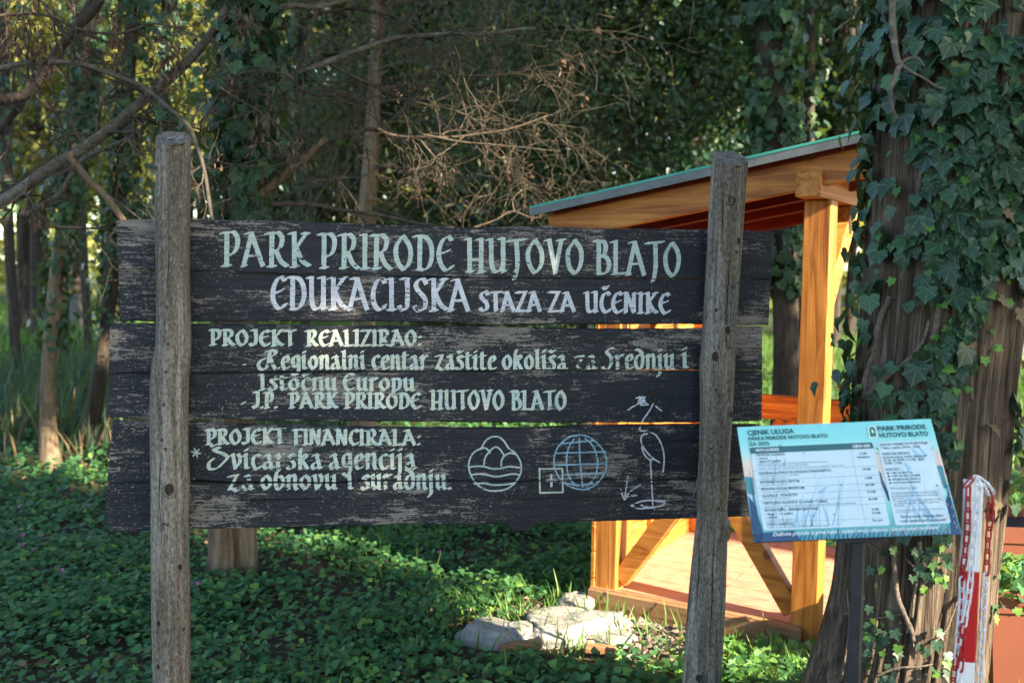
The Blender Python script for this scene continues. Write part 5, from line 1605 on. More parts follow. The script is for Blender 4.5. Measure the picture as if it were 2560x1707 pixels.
limb([(650, 245), (700, 205), (780, 170), (860, 140), (960, 105), (1060, 88), (1180, 84), (1340, 70)], Y2 + .05, .018, .007, M['bark_grey'], t2, twigs=22, tl=.55, out=tw)
limb([(655, 35), (720, 15), (800, 18), (880, 0), (960, -30)], Y2, .017, .010, M['bark_grey'], t2, twigs=8, tl=.5, out=tw)
limb([(655, 85), (720, 62), (800, 40), (900, 20), (1000, 50), (1060, 100)], Y2 + .1, .014, .004, M['twig'], t2, twigs=16, tl=.5, out=tw)
limb([(800, 150), (900, 200), (960, 225), (1020, 250), (1140, 280), (1210, 320)], Y2 + .1, .010, .003, M['twig'], t2, twigs=16, tl=.4, out=tw)
limb([(640, 470), (740, 400), (830, 350), (930, 320), (980, 338), (1080, 345), (1200, 335), (1300, 315), (1370, 290)], Y2 + .2, .013, .004, M['twig'], t2, twigs=26, tl=.42, out=tw)
limb([(1050, 335), (1150, 355), (1250, 365), (1320, 370), (1400, 378)], Y2 + .1, .006, .002, M['twig'], t2, twigs=14, tl=.35, out=tw)
limb([(1130, 190), (1230, 190), (1300, 180), (1340, 150)], Y2 + .15, .006, .002, M['twig'], t2, twigs=9, tl=.3, out=tw)
limb([(1180, 570), (1240, 550), (1280, 530), (1340, 545), (1390, 500)], Y2 + .1, .006, .003, M['twig'], t2, twigs=6, tl=.25, out=tw)
limb([(1285, 532), (1282, 500), (1300, 480), (1330, 470)], Y2 + .1, .005, .002, M['twig'], t2)
limb([(760, 545), (800, 490), (830, 420), (850, 340), (858, 300)], Y2 - .1, .006, .002, M['twig'], t2, twigs=5, tl=.25, out=tw)
twig_mesh(tw, t2, M['twig'])
ends = [pts[-1] for pts, rad in tw if P(0, 0, 1) is not None]
RND.shuffle(ends)
for c in ends[:70]:
    seed_bunch(c - Vector((0, 0, .02)), 14, RND.uniform(.05, .085), t2)

# ------------------------------------------------------------------ dead limbed tree at the upper left
g3 = G(128, 1182)
t3 = place_tree('ivy_clad_tree', 'slanting tree with a bare sunlit foot and ivy above at the left edge', g3.x, g3.y, group='ivy clad trees of the grove')
Y3 = g3.y
o, w3 = trunk_mesh(px_cols([(1195, 85, 165), (1150, 98, 152), (1050, 100, 138), (950, 102, 136), (800, 112, 150), (700, 122, 158), (560, 142, 176), (400, 165, 200), (200, 195, 228), (0, 225, 255), (-300, 260, 290), (-1200, 300, 325)], Y3), t3, M['bark_tan'], 30, .10, .10, 6, seed=5)
ivy_on(w3, 1500, t3, (.04, .07), .045, (.95, 4.3), IVY_BROAD, 'ivy_far', lambda a, z: .46 + .12 * np.clip(z - 1.3, 0, .8), seed=21)
g4 = G(205, 1140)
t4 = place_tree('ivy_clad_tree', 'leaning ivy clad tree between the slanting tree and the sign boards', g4.x, g4.y, group='ivy clad trees of the grove')
Y4 = g4.y
o, w4 = trunk_mesh(px_cols([(1150, 185, 245), (1080, 200, 246), (980, 222, 262), (880, 240, 276), (760, 256, 290), (600, 275, 306), (400, 292, 325), (200, 305, 336), (0, 318, 350), (-400, 335, 360)], Y4), t4, M['bark_dark'], 28, .10, .10, 6, seed=8)
ivy_on(w4, 1500, t4, (.04, .07), .05, (1.0, 4.4), IVY_BROAD, 'ivy_far', lambda a, z: .45 + .15 * np.clip(z - 1.2, 0, .8), seed=31)
t5 = place_tree('bare_tree', 'bare grey tree whose long lichened limbs cross the upper left of the view', P(-420, 900, 5.0).x, 5.0)
trunk_mesh(px_cols([(1500, -520, -400), (1000, -500, -400), (500, -480, -390), (0, -430, -350), (-500, -380, -310), (-1300, -300, -260)], 5.0), t5, M['bark_grey'], 30, .1, .1, 6, seed=15)
tw = []
limb([(-420, 560), (-200, 560), (0, 505), (60, 470), (130, 420), (200, 375), (290, 315), (370, 245), (430, 195), (500, 120), (560, 40), (600, -60)], 4.9, .034, .018, M['bark_grey'], t5, label='thick pale limb rising to the right', twigs=20, tl=.6, out=tw)
limb([(-420, 250), (-150, 190), (0, 172), (90, 155), (170, 156), (250, 172), (330, 205), (400, 245), (445, 290), (478, 325), (496, 370), (508, 420), (525, 490), (537, 560)], 4.6, .013, .009, M['bark_grey'], t5, label='dark limb arching over the left post', twigs=20, tl=.45, out=tw)
limb([(170, 385), (200, 420), (240, 465), (290, 520), (320, 560)], 4.5, .017, .014, M['bark_tan'], t5, label='short sunlit limb by the left post', twigs=4, tl=.3, out=tw)
limb([(-420, 120), (-100, 230), (60, 240), (130, 150), (190, 75), (240, 20), (270, -40)], 5.2, .030, .022, M['bark_dark'], t5, twigs=10, tl=.6, out=tw)
limb([(0, 330), (60, 250), (110, 170), (190, 60), (260, -40)], 5.6, .020, .014, M['bark_dark'], t5, twigs=8, tl=.6, out=tw)
limb([(-420, 100), (-100, 60), (40, 36), (120, 40), (200, 75), (300, 85), (380, 60), (470, 80), (560, 110)], 4.5, .009, .003, M['twig'], t5, twigs=18, tl=.4, out=tw)
limb([(500, 325), (545, 240), (600, 185), (680, 180), (740, 200)], 4.6, .006, .003, M['twig'], t5, twigs=10, tl=.3, out=tw)
limb([(230, 405), (180, 300), (170, 180), (190, 60), (150, -30)], 4.7, .006, .003, M['twig'], t5, twigs=8, tl=.4, out=tw)
limb([(500, 390), (600, 415), (700, 412), (760, 400)], 4.6, .005, .002, M['twig'], t5, twigs=5, tl=.3, out=tw)
limb([(520, 200), (600, 250), (680, 300), (730, 350), (745, 375)], 4.5, .005, .002, M['twig'], t5, twigs=8, tl=.3, out=tw)
limb([(60, 540), (150, 480), (210, 400), (330, 340), (380, 300)], 5.1, .014, .010, M['bark_grey'], t5, twigs=6, tl=.4, out=tw)
limb([(80, 565), (180, 570), (250, 570), (290, 555)], 5.0, .007, .004, M['bark_dark'], t5, twigs=4, tl=.3, out=tw)
twig_mesh(tw, t5, M['twig'])
for px, py in ((285, 50), (285, 115), (440, 30), (440, 125), (425, 175), (605, 50), (575, 205), (660, 315), (735, 380), (30, 95), (65, 70), (108, 130), (95, 545), (415, 150)):
    seed_bunch(P(px, py, 4.55), 60, RND.uniform(.10, .15), t5)
ends = [p_[-1] for p_, r_ in tw]; RND.shuffle(ends)
for c in ends[:22]:
    seed_bunch(c, 12, RND.uniform(.05, .08), t5)
# fine dead undergrowth of twigs filling the middle distance above the sign
t6 = place_tree('bare_tree', 'brown tangle of bare drooping branches in the middle distance above the sign', P(905, 900, 8.2).x, 8.2)
o, w6 = trunk_mesh(px_cols([(1200, 870, 945), (900, 880, 938), (540, 896, 940), (430, 905, 946), (250, 918, 952), (0, 930, 958), (-600, 930, 950)], 8.2), t6, M['bark_tan'], 22, .08, .08, 5, seed=18)
tw = []
for k in range(30):
    z = RND.uniform(2.0, 4.6)
    c = Vector((float(np.interp(z, np.array(w6)[:, 2], np.array(w6)[:, 0])), 8.2, z))
    s = RND.choice((-1, 1, 1))
    grow(c, (s * RND.uniform(.5, 1), RND.uniform(-.7, .5), RND.uniform(-.15, .35)), RND.uniform(1.0, 2.4), .016, 9, .14, -.02, tw, 3, .45, .6)
twig_mesh(tw, t6, M['twig'], sides=3)
ends = [p_[-1] for p_, r_ in tw]
ends = np.array([tuple(e) for e in ends])
npt = ends[rng.integers(0, len(ends), 14000)] + rng.normal(0, .13, (14000, 3))
leaves('dry_needles', M['pine_dark'], npt, rng.uniform(.04, .09, 14000), rand_dirs(14000), rand_dirs(14000) + (0, 0, -.4), KEY, t6)
for i in RND.sample(range(len(ends)), 60):
    seed_bunch(ends[i], 10, .10, t6)

# ------------------------------------------------------------------ trees behind the kiosk
def simple_ivy_tree(label, rows, Y, nivy, size, spread, zr, mat='bark_dark', seed=0, dens=.55):
    c = P((rows[0][1] + rows[0][2]) / 2, rows[0][0], Y)
    t_ = place_tree('ivy_clad_tree', label, c.x, Y, group='ivy clad trees of the grove')
    o, w_ = trunk_mesh(px_cols(rows, Y), t_, M[mat], 24, .10, .10, 6, seed=seed)
    if nivy:
        ivy_on(w_, nivy, t_, size, spread, zr, IVY_BROAD, 'ivy_far', lambda a, z: np.full(len(z), dens), seed=seed)
    return t_
simple_ivy_tree('ivy clad tree rising behind the kiosk roof', [(1080, 1925, 2010), (900, 1935, 2000), (700, 1930, 1990), (500, 1915, 1985), (300, 1900, 1975), (0, 1880, 1960), (-500, 1860, 1930)], 6.9, 1700, (.05, .09), .05, (1.45, 4.4), seed=41, dens=.60)
simple_ivy_tree('thin dark tree close right of the kiosk tree seen through the kiosk', [(1030, 1992, 2036), (800, 1998, 2032), (560, 2004, 2034), (300, 2010, 2036), (-400, 2016, 2034)], 8.0, 300, (.05, .08), .04, (1.9, 4.5), seed=43, dens=.5)
simple_ivy_tree('narrow dark trunk in the left background, furthest left', [(960, 28, 56), (800, 22, 48), (600, 10, 36), (300, 0, 26), (-300, -10, 14)], 13.0, 300, (.07, .11), .14, (2.2, 6.2), seed=45, dens=.6)
simple_ivy_tree('dark trunk in the left background right behind the slanting tree', [(935, 145, 172), (800, 150, 172), (600, 160, 182), (300, 172, 194), (-300, 180, 200)], 14.5, 260, (.07, .11), .12, (2.4, 6.6), seed=47, dens=.55)
simple_ivy_tree('thin dark leaning trunk in the left background before the bright clearing', [(920, 214, 238), (800, 208, 230), (650, 200, 220), (400, 196, 214), (-300, 190, 206)], 15.5, 160, (.07, .11), .10, (3.2, 7.0), seed=49, dens=.5)

simple_ivy_tree('slim ivy wrapped trunk far behind the left sign post', [(900, 384, 412), (700, 388, 414), (400, 396, 420), (0, 404, 424), (-400, 408, 424)], 11.5, 600, (.07, .12), .12, (1.2, 6.0), seed=51, dens=.55)
simple_ivy_tree('slim ivy wrapped trunk between the forked tree and the thin brown trunk', [(900, 752, 776), (700, 750, 774), (400, 744, 766), (0, 738, 758), (-400, 734, 752)], 12.5, 700, (.07, .12), .10, (1.8, 6.0), seed=53, dens=.55)
simple_ivy_tree('dark slim trunk behind the ends of the bare branches', [(900, 1120, 1148), (700, 1122, 1148), (400, 1126, 1150), (0, 1130, 1150), (-400, 1134, 1152)], 10.5, 600, (.06, .11), .10, (1.8, 5.6), seed=55, dens=.5)
# unseen leafy crowns added above the frame to darken the background
for t_, (cx, cy, cz), rx in ((t2, (-.2, 6.6, 8.0), 2.0), (t6, (2.2, 9.5, 8.6), 2.0)):
    p_ = clump_pts((cx, cy, cz), (rx, rx, 1.5), 5200, 90, .3)
    p_ = p_[p_[:, 2] > 1.75 + p_[:, 1] * .30]
    leaves('crown', M['oak'], p_, rng.uniform(.12, .2, len(p_)), rand_dirs(len(p_)) + (0, 0, .5), rand_dirs(len(p_)), LEAF, t_)
# evergreen mass in the middle right
def crown_tree(name, label, cx, cy, z0, z1, rx, mat, n, clumps, sig, size, trunk_r=.10, tmpl=LEAF, bark='bark_dark', group=None, ry=None, twn=0, flat=1.0):
    t_ = place_tree(name, label, cx, cy, group=group)
    zb = float(ground_z(cx, cy)) - .2
    lean = RND.uniform(-.03, .03)
    o, w_ = trunk_mesh([(Vector((cx, cy, zb)), trunk_r * 1.25), (Vector((cx + lean, cy, z0)), trunk_r), (Vector((cx + 3 * lean, cy, (z0 + z1) / 2)), trunk_r * .7), (Vector((cx + 4 * lean, cy, z1 * .95)), trunk_r * .25)], t_, M[bark], 16, .08, .08, 5, per=5, seed=cx)
    out = []
    for k in range(9):
        z = z0 + (z1 - z0) * RND.uniform(0, .8)
        an = RND.uniform(0, 6.28)
        grow((cx + lean * 2, cy, z), (math.cos(an), math.sin(an), RND.uniform(.0, .5)), rx * .9, trunk_r * .35, 7, .14, .0, out, 1, .5, .6)
    twig_mesh(out, t_, M[bark], 'limbs', 5)
    p_ = clump_pts((cx, cy, (z0 + z1) / 2), (rx, ry or rx, (z1 - z0) / 2), n, clumps, sig)
    leaves('crown', M[mat], p_, rng.uniform(size[0], size[1], n), rand_dirs(n) + (0, -.15, .45), rand_dirs(n, flat) + (0, 0, -.3), tmpl, t_)
    return t_
oak_g = 'dense evergreen trees behind the kiosk'
crown_tree('evergreen_tree', 'dense dark evergreen directly left of the kiosk roof', P(1480, 300, 9.5).x, 9.5, .6, 6.0, 1.35, 'oak', 36000, 130, .22, (.045, .085), .09, group=oak_g)
crown_tree('evergreen_tree', 'dense dark evergreen directly behind the kiosk roof', P(1740, 300, 10.2).x, 10.2, 2.2, 6.4, 1.25, 'oak', 32000, 120, .22, (.045, .085), .09, group=oak_g)
crown_tree('evergreen_tree', 'loose dark evergreen between the kiosk roof and the great trunk', P(2080, 250, 10.6).x, 10.6, 2.6, 6.4, 1.1, 'oak', 20000, 90, .20, (.05, .09), .08, group=oak_g)
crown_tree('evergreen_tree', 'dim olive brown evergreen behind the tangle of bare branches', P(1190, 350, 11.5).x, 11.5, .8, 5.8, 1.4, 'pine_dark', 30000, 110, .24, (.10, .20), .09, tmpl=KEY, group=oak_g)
# pines further back
pine_g = 'pines in the background'
k = 0
for px, Y, z0, z1, rx, mt, n, lab in [
    (60, 19, 3.4, 9.5, 1.9, 'pine', 7500, 'sunlit yellow green pine at the far left edge'),
    (95, 16.5, 2.6, 9.0, 1.5, 'pine', 12000, 'sunlit yellow green pine nearest of those at the upper left'),
    (270, 18.5, 3.0, 9.5, 1.6, 'pine', 11000, 'sunlit yellow green pine above the left end of the sign'),
    (190, 23, 2.4, 10.5, 2.2, 'pine', 9500, 'sunlit yellow green pine behind the thin leaning trunk'),
    (470, 25, 2.0, 10.5, 2.3, 'pine', 13000, 'sunlit pine behind the forked ivy clad tree'),
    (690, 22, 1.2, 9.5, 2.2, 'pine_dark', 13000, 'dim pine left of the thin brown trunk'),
    (860, 27, .8, 11, 2.4, 'pine', 13000, 'sunlit pine behind the thin brown trunk'),
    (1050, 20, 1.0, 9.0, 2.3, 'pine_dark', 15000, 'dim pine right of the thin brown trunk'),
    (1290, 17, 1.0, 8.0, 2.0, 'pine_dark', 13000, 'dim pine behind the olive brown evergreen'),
    (1620, 19, 1.0, 9.0, 2.3, 'oak', 13000, 'broad evergreen far behind the kiosk roof'),
    (1960, 24, 2.2, 10.0, 2.2, 'oak', 11000, 'far evergreen over the meadow seen through the kiosk'),
    (2250, 26, 2.5, 10.5, 2.4, 'oak', 10000, 'far evergreen over the meadow behind the great trunk'),
    (2620, 22, 2.5, 9.5, 2.3, 'oak', 10000, 'far evergreen over the meadow at the right edge')]:
    crown_tree('pine_tree' if 'pine' in mt else 'evergreen_tree', lab, P(px, 500, Y).x, Y, z0, z1, rx, mt, int(n * 1.5), 90, .34, (.16, .34) if 'pine' in mt else (.11, .18), .13, KEY if 'pine' in mt else LEAF, 'bark_dark', pine_g if 'pine' in mt else 'evergreens beyond the meadow')
# far wood that closes the view: many trunks and one mass of foliage
nf = 26000
fx = rng.uniform(-26, 34, nf); fy = rng.uniform(34, 46, nf)
hole = fbm(fx * .35 + 3, (fy * 0 + rng.uniform(0, 9, nf)) * .3 + 8, 3)
fz = rng.uniform(0, 1, nf) ** .8 * 11
keep = fbm(fx * .5, fz * .6 + 20, 3) < np.where((fx < -4) & (fz > 2.5), .33, .58)
fp = np.stack([fx, fy, fz], 1)[keep]
n = len(fp)
tag(leaves('far_wood', M['pine'], fp, rng.uniform(.4, .8, n), rand_dirs(n) + (0, -.3, .4), rand_dirs(n), LEAF), kind='stuff')
tr_g = 'distant trunks across the meadow'
proto = None
for i, (px, Y, wd) in enumerate([(2090, 21, .24), (2128, 26, .24), (1985, 24, .28), (2530, 20, .3), (2552, 27, .3), (2050, 28, .3), (440, 24, .3), (500, 27, .26), (1120, 24, .3)]):
    c = P(px, 700, Y)
    ob, _w = trunk_mesh([(Vector((c.x, Y, -.3)), wd * .62), (Vector((c.x, Y, 1.5)), wd * .5), (Vector((c.x + .1, Y, 5)), wd * .4), (Vector((c.x + .15, Y, 9)), wd * .3)], None, M['bark_dark'], 12, .08, .08, 5, per=4, seed=i, name='tree_trunk')
    tag(ob, 'distant dark bare trunk standing in the sunlit grove', 'tree', tr_g)
# ------------------------------------------------------------------ ground cover
def in_kiosk(x, y, m=.04):
    r = np.stack([x - KO.x, y - KO.y], 1)
    a = r @ np.array((KD.x, KD.y)); b = r @ np.array((KS.x, KS.y))
    return (a > -m) & (a < W_ + m) & (b > -m) & (b < D_ + m)
def bare(x, y):
    """pale litter in front of the kiosk"""
    r = np.stack([x - KO.x, y - KO.y], 1)
    a = r @ np.array((KD.x, KD.y)); b = r @ np.array((KS.x, KS.y))
    return np.clip(1 - np.hypot((a - .38) / .95, (b + .20) / .34), 0, 1)
def near_rock(x, y):
    b = np.zeros(len(x), bool)
    for o in SC.objects:
        if o.name.startswith('rock'):
            b |= np.hypot(x - o.location.x, (y - o.location.y + .05) * .8) < o.dimensions.x * .55
    return b
def cover(name, label, mat, n, xr, yr, size, tmpl, h, dens, flat=.9, tilt=.35):
    x = rng.uniform(*xr, n); y = yr[0] + (yr[1] - yr[0]) * rng.random(n) ** 1.5
    k = (dens(x, y) > rng.random(n)) & ~in_kiosk(x, y) & ~near_rock(x, y) & (np.hypot(x - TRUNK_XY[0], y - TRUNK_XY[1]) > .25) & (np.abs(x) < y * .62 + .35)
    x, y = x[k], y[k]
    m_ = len(x)
    hum = fbm(x * 3.3, y * 3.3, 3)
    z = ground_z(x, y) + h * (.15 + .85 * rng.random(m_)) * (.3 + 1.3 * hum)
    nr = np.tile((0, -.12, 1.0), (m_, 1)) + rng.normal(0, tilt, (m_, 3))
    s = rng.uniform(*size, m_) * (.75 + .5 * fbm(x * 1.7 + 7, y * 1.7, 2))
    o = leaves(name, M[mat], np.stack([x, y, z], 1), s, nr, rand_dirs(m_, .3), tmpl)
    return tag(o, kind='stuff')
def patchy(x, y):
    p = fbm(x * 1.1 + 3, y * 1.1 + 5, 4)
    return np.clip((p - .34) * 6, .22, 1) * (1 - .97 * np.clip(bare(x, y) * 3, 0, 1))
cover('ground_cover', '', 'cover', 120000, (-3.6, 3.2), (2.7, 7.5), (.018, .038), HEART, .09, patchy)
cover('ground_cover', '', 'cover', 30000, (-9, 4), (6.5, 15), (.045, .085), LEAF, .16, patchy)
cover('low_herbs', '', 'sprout', 3800, (-3.6, 3.2), (3.0, 8.5), (.022, .04), HEART, .13, lambda x, y: np.clip((fbm(x * 1.6 + 21, y * 1.6 + 2, 3) - .52) * 5, 0, 1) * (bare(x, y) < .1))
cover('leaf_litter', '', 'dry', 11000, (-3.6, 3.2), (2.9, 8), (.02, .05), LEAF, .05, lambda x, y: np.where(bare(x, y) > .02, .9, .35), tilt=.25)
# bright young ivy in the sun at the foot of the great tree
gq = [G(px, py) for px, py in ((1830, 1690), (1890, 1705), (1950, 1690), (2010, 1680), (1850, 1750), (1930, 1750), (2000, 1740), (1790, 1740), (1740, 1760), (2040, 1720), (1830, 1700))]
n = 900
ii = rng.integers(0, len(gq), n)
bp = np.array([(q.x, q.y, 0) for q in gq])[ii] + rng.normal(0, .07, (n, 3))
bp[:, 2] = ground_z(bp[:, 0], bp[:, 1]) + rng.uniform(.0, .07, n)
tag(leaves('young_ivy', M['sprout'], bp, rng.uniform(.03, .055, n), rand_dirs(n) * .6 + (0, -.5, .8), rand_dirs(n, .3), IVY), kind='stuff')
# rubble and pale chips before the sill
n = 5200
ga = rng.normal(.42, .42, n); gb = rng.normal(-.16, .13, n)
gxy = np.array((KO.x, KO.y)) + ga[:, None] * np.array((KD.x, KD.y)) + gb[:, None] * np.array((KS.x, KS.y))
k = (gb < -.05)
gxy = gxy[k]; n = len(gxy)
CHIP = (np.array([(-.5, -.4, 0), (.5, -.3, 0), (.4, .5, 0), (-.4, .4, 0), (-.2, -.1, .45), (.25, .1, .5)], float), np.array([(0, 1, 5, 4), (1, 2, 5, 5), (2, 3, 4, 5), (3, 0, 4, 4)]))
CHIP = (CHIP[0], np.array([(0, 1, 5), (0, 5, 4), (1, 2, 5), (2, 3, 4), (2, 4, 5), (3, 0, 4)]))
t = NT('pale rubble')
M['rubble'] = t.done(t.mix(t.noise(t.coords(), 40, 4), t.ramp(t.attr(), [(0.0, (0.10, 0.08, 0.06)), (0.5, (0.26, 0.22, 0.18)), (1.0, (0.42, 0.38, 0.33))]), (0.12, 0.095, 0.07)), .95, spec=.15)
tag(leaves('rubble', M['rubble'], np.column_stack([gxy, ground_z(gxy[:, 0], gxy[:, 1])]), rng.gamma(2, .006, n) + .006, np.tile((0, 0, 1.0), (n, 1)) + rng.normal(0, .3, (n, 3)), rand_dirs(n, .2), CHIP), kind='stuff')
# grasses
def grass(name, mat, n, xr, yr, L, dens, lean=.35, wmul=1.0):
    x = rng.uniform(*xr, n); y = yr[0] + (yr[1] - yr[0]) * rng.random(n) ** 1.3
    k = (dens(x, y) > rng.random(n)) & ~in_kiosk(x, y) & (np.abs(x) < y * .62 + .35)
    x, y = x[k], y[k]; m_ = len(x)
    tip = np.tile((0, 0, 1.0), (m_, 1)) + rng.normal(0, lean, (m_, 3)) * (1, 1, .1)
    o = leaves(name, M[mat], np.stack([x, y, ground_z(x, y) - .01], 1), rng.uniform(*L, m_), rand_dirs(m_, .2), tip, BLADE)
    return tag(o, kind='stuff')
grass('grass', 'grass', 9000, (-2.5, 2.4), (3.2, 6.5), (.06, .17), lambda x, y: np.clip((fbm(x * 1.4 + 2, y * 1.4 + 9, 3) - .45) * 4, .05, 1) * (x > -.9) + .35 * (bare(x, y) > 0.02))
grass('meadow_grass', 'grass', 42000, (1.0, 13), (6.0, 24), (.10, .26), lambda x, y: np.full(len(x), .9))
grass('tall_grass', 'tall_grass', 8000, (-9, -1.6), (7.6, 14), (.2, .5), lambda x, y: np.clip((fbm(x * .8, y * .8 + 31, 3) - .3) * 4, .1, 1) * (np.hypot(x + 4, y - 7.7) > .5), .22)
grass('dry_stalks', 'dry', 160, (-4.5, -2.0), (7.4, 9.5), (.25, .55), lambda x, y: np.full(len(x), .8), .2)
grass('far_meadow', 'grass', 9000, (-16, -3), (15, 30), (.2, .5), lambda x, y: np.full(len(x), .9))
# sunlit path far to the left, with a grey stone block beside it
t = NT('pale gravel path')
M['path'] = t.done(t.ramp(t.noise(t.coords(), 6, 6), [(0.3, (0.36, 0.34, 0.30)), (0.7, (0.52, 0.50, 0.46))]), 0.95)
pp = [(x, 21.5 + .06 * (x + 9)) for x in np.linspace(-16, 0, 24)]
V, Fa = [], []
for x, y in pp:
    for dy in (-.9, .9):
        V.append((x, y + dy, float(ground_z(x, y + dy)) + .02))
for i in range(len(pp) - 1):
    Fa.append((2 * i, 2 * i + 2, 2 * i + 3, 2 * i + 1))
tag(mesh_obj('path', V, Fa, M['path']), kind='structure')
M['block'] = flat_mat('grey stone', (0.20, 0.20, 0.21), 0.9, var=0.3, bump=0.4)
c = P(181, 905, 19.5)
mb = MB(); mb.box((0, 0, .34), ((1, 0, 0), (0, 1, 0), (0, 0, 1)), (.17, .14, .36), .02); mb.box((0, 0, .72), ((1, 0, 0), (0, 1, 0), (0, 0, 1)), (.20, .17, .03), .01)
o = mb.build('stone_block', M['block']); o.location = (c.x, c.y, float(ground_z(c.x, c.y)))
tag(o, 'small grey stone block beside the bright path far left', 'stone block')
# stacked pallets and a leaning pale pole beyond the trunk at the right edge
M['pallet'] = flat_mat('old pallet wood', (0.30, 0.20, 0.12), 0.85, var=0.3, scale=20, bump=0.3)
M['pole'] = flat_mat('pale grey pole', (0.52, 0.50, 0.48), 0.6, var=0.15)
pz = P(2540, 868, 19.0)
zg = pz.z
for k in range(5):
    pal = thing('wooden_pallet', ('lowest', 'second from the bottom', 'middle one', 'second from the top', 'topmost')[k] + ' of five stacked wooden pallets behind the great trunk', 'pallet', (pz.x + .55, 19.4, zg + k * .15), 'pallets stacked at the right edge')
    mb = MB()
    for j in range(7):
        mb.box((pz.x + .55, 19.4 - .48 + j * .16, zg + k * .15 + .135), ((1, 0, 0), (0, 1, 0), (0, 0, 1)), (.6, .06, .011), .003)
        if j % 3 == 0: mb.box((pz.x + .55, 19.4 - .48 + j * .16, zg + k * .15 + .012), ((1, 0, 0), (0, 1, 0), (0, 0, 1)), (.6, .06, .011), .003)
    mb.build('deck_boards', M['pallet'], pal)
    mb = MB()
    for sx in (-.53, 0, .53):
        for sy in (-.48, 0, .48):
            mb.box((pz.x + .55 + sx, 19.4 + sy, zg + k * .15 + .073), ((1, 0, 0), (0, 1, 0), (0, 0, 1)), (.06, .06, .05), .003)
    mb.build('blocks', M['pallet'], pal)
mb = MB(); mb.box((pz.x + .55, 19.4, zg / 2 - .1), ((1, 0, 0), (0, 1, 0), (0, 0, 1)), (.7, .6, zg / 2 + .095), .02)
o = mb.build('concrete_plinth', M['block']); tag(o, 'low pale concrete plinth carrying the stacked pallets', 'plinth')
a, b = P(2526, 850, 8.4), P(2566, 690, 8.4)
d = (b - a).normalized()
mb = MB(); base = a - d * (a.z / d.z); mb.tube([base, a, b, b + d * 1.2], .032, 12)
o = mb.build('pole', M['pole'], None, True); tag(o, 'slanting pale pole beside the pallets behind the great trunk', 'pole')
# pink cyclamens
M['pink'] = flat_mat('pink petal', (0.55, 0.16, 0.42), 0.6, var=0.1)
def flower(px, py, up):
    g = G(px, py)
    z = float(ground_z(g.x, g.y))
    g = G(px, py, z + up)
    f = thing('wild_flower', 'tiny pink wild flower in the shaded green ground cover', 'flower', (g.x, g.y, z), 'pink wild flowers')
    mb = MB(); mb.tube([(g.x, g.y, z), (g.x + .005, g.y, z + up * .6), (g.x + .002, g.y, z + up)], .0014, 5); mb.build('stem', M['vine'], f)
    n = 6
    an = np.linspace(0, 2 * math.pi, n + 1)[:-1]
    leaves('petals', M['pink'], np.tile((g.x, g.y, z + up), (n, 1)), np.full(n, .021), np.stack([np.cos(an), np.sin(an), an * 0 + .6], 1), np.stack([np.cos(an) * .5, np.sin(an) * .5, an * 0 + 1], 1), LEAF, f)
for px, py in ((58, 1342), (103, 1342), (58, 1365), (84, 1378), (155, 1430), (494, 1464), (145, 1226), (180, 1228), (48, 1270), (222, 1267), (1098, 1384)):
    flower(px, py, .09)

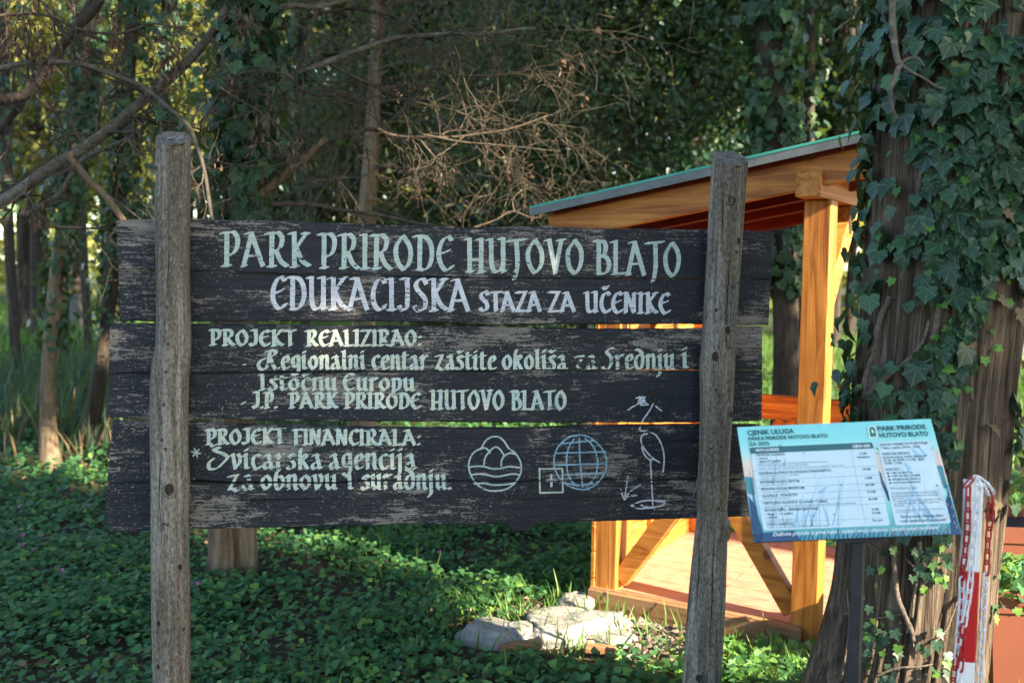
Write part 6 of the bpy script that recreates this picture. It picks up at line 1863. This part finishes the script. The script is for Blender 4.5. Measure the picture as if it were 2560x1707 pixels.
# ------------------------------------------------------------------ unseen trees added behind the viewer, leaves placed by mask to shade the clearing
ce, se = math.cos(SUN_EL), math.sin(SUN_EL)
sh = np.array((math.sin(SUN_AZ), math.cos(SUN_AZ)))            # horizontal direction to the sun
hd_ = np.array((-sh[1], sh[0]))                                # across the sun's direction
if hd_[0] < 0: hd_ = -hd_
def lit(h, a):
    """openings left in the added canopy, over ground points (h across the sun, a away from it)"""
    nz = fbm(h * .9 + 50, a * .55 + 3, 3)
    fine = fbm(h * 2.2 + 5, a * 1.2 + 8, 3)
    j = (fine - .5) * .5
    L = (h + j * .3 > 3.68) & (h < 5.6) & (a < 6.8 + j) & (a > -1)            # leaves left out so sun reaches the kiosk
    L |= (h + j * .2 > 3.25) & (h < 3.8) & (a + j < 3.35)
    L |= (h > 2.62) & (h < 3.3) & (a + j < 2.6)                      # leaves left out so sun reaches the foot of the great tree
    L |= (h > 3.6) & (h < 5.5) & (a < 9.5) & (nz > .56)
    L |= (h > 6.6) & (a < 9) & (nz > .33)                                     # meadow
    L |= (a > 9) & (nz > .56)
    L |= (a > 15) & (nz > .36)
    L |= a > 18
    L |= (h < 3.4) & (a > 5.5) & (fine > .68)
    L |= (np.hypot(h - 4.05, (a - 7.5) / 1.7) < .55)
    L |= (np.hypot(h - 3.42, (a - 4.8) / 1.3) < .26)
    L |= (np.hypot(h - 2.9, (a - 6.6) / 1.4) < .25)
    L &= ~((h > 4.6) & (h < 7.4) & (a > 9) & (a < 15.5))
    return L
n = 100000
h = rng.uniform(-7, 19, n); a = rng.uniform(-2, 21, n)
k = ~lit(h, a)
h, a = h[k], a[k]
n = len(h)
z = rng.uniform(6.2, 8.6, n)
gp = h[:, None] * hd_ - a[:, None] * sh
pos2 = gp + sh * (z / math.tan(SUN_EL))[:, None]
cp = np.concatenate([pos2, z[:, None]], 1)
ctr = np.array([(6.0, -9.0), (10.5, -5.5), (13.5, -1.5), (3.0, -12.0), (16, 3.5), (9.5, -.8)])
own = np.argmin(((cp[:, None, :2] - ctr[None]) ** 2).sum(2), 1)
labs = ['tall unseen tree added for shade behind the viewer', 'tall unseen tree added for shade to the right behind the viewer', 'tall unseen tree added for shade on the right of the clearing', 'tall unseen tree added for shade furthest behind the viewer', 'tall unseen tree added for shade right of the meadow', 'tall unseen tree added for shade nearest the great ivy clad trunk']
for i, (cx, cy) in enumerate(ctr):
    t_ = place_tree('unseen_shade_tree', labs[i], cx, cy, group='unseen trees added to shade the clearing')
    trunk_mesh([(Vector((cx, cy, -.3)), .28), (Vector((cx, cy, 2)), .21), (Vector((cx + .1, cy, 5)), .17), (Vector((cx, cy, 8.3)), .06)], t_, M['bark_dark'], 14, .08, .08, 5, per=4, seed=i)
    q = cp[own == i]
    m_ = len(q)
    if m_:
        leaves('crown', M['oak'], q, rng.uniform(.16, .26, m_), rand_dirs(m_) * .6 + np.array(SUN), rand_dirs(m_), LEAF, t_)
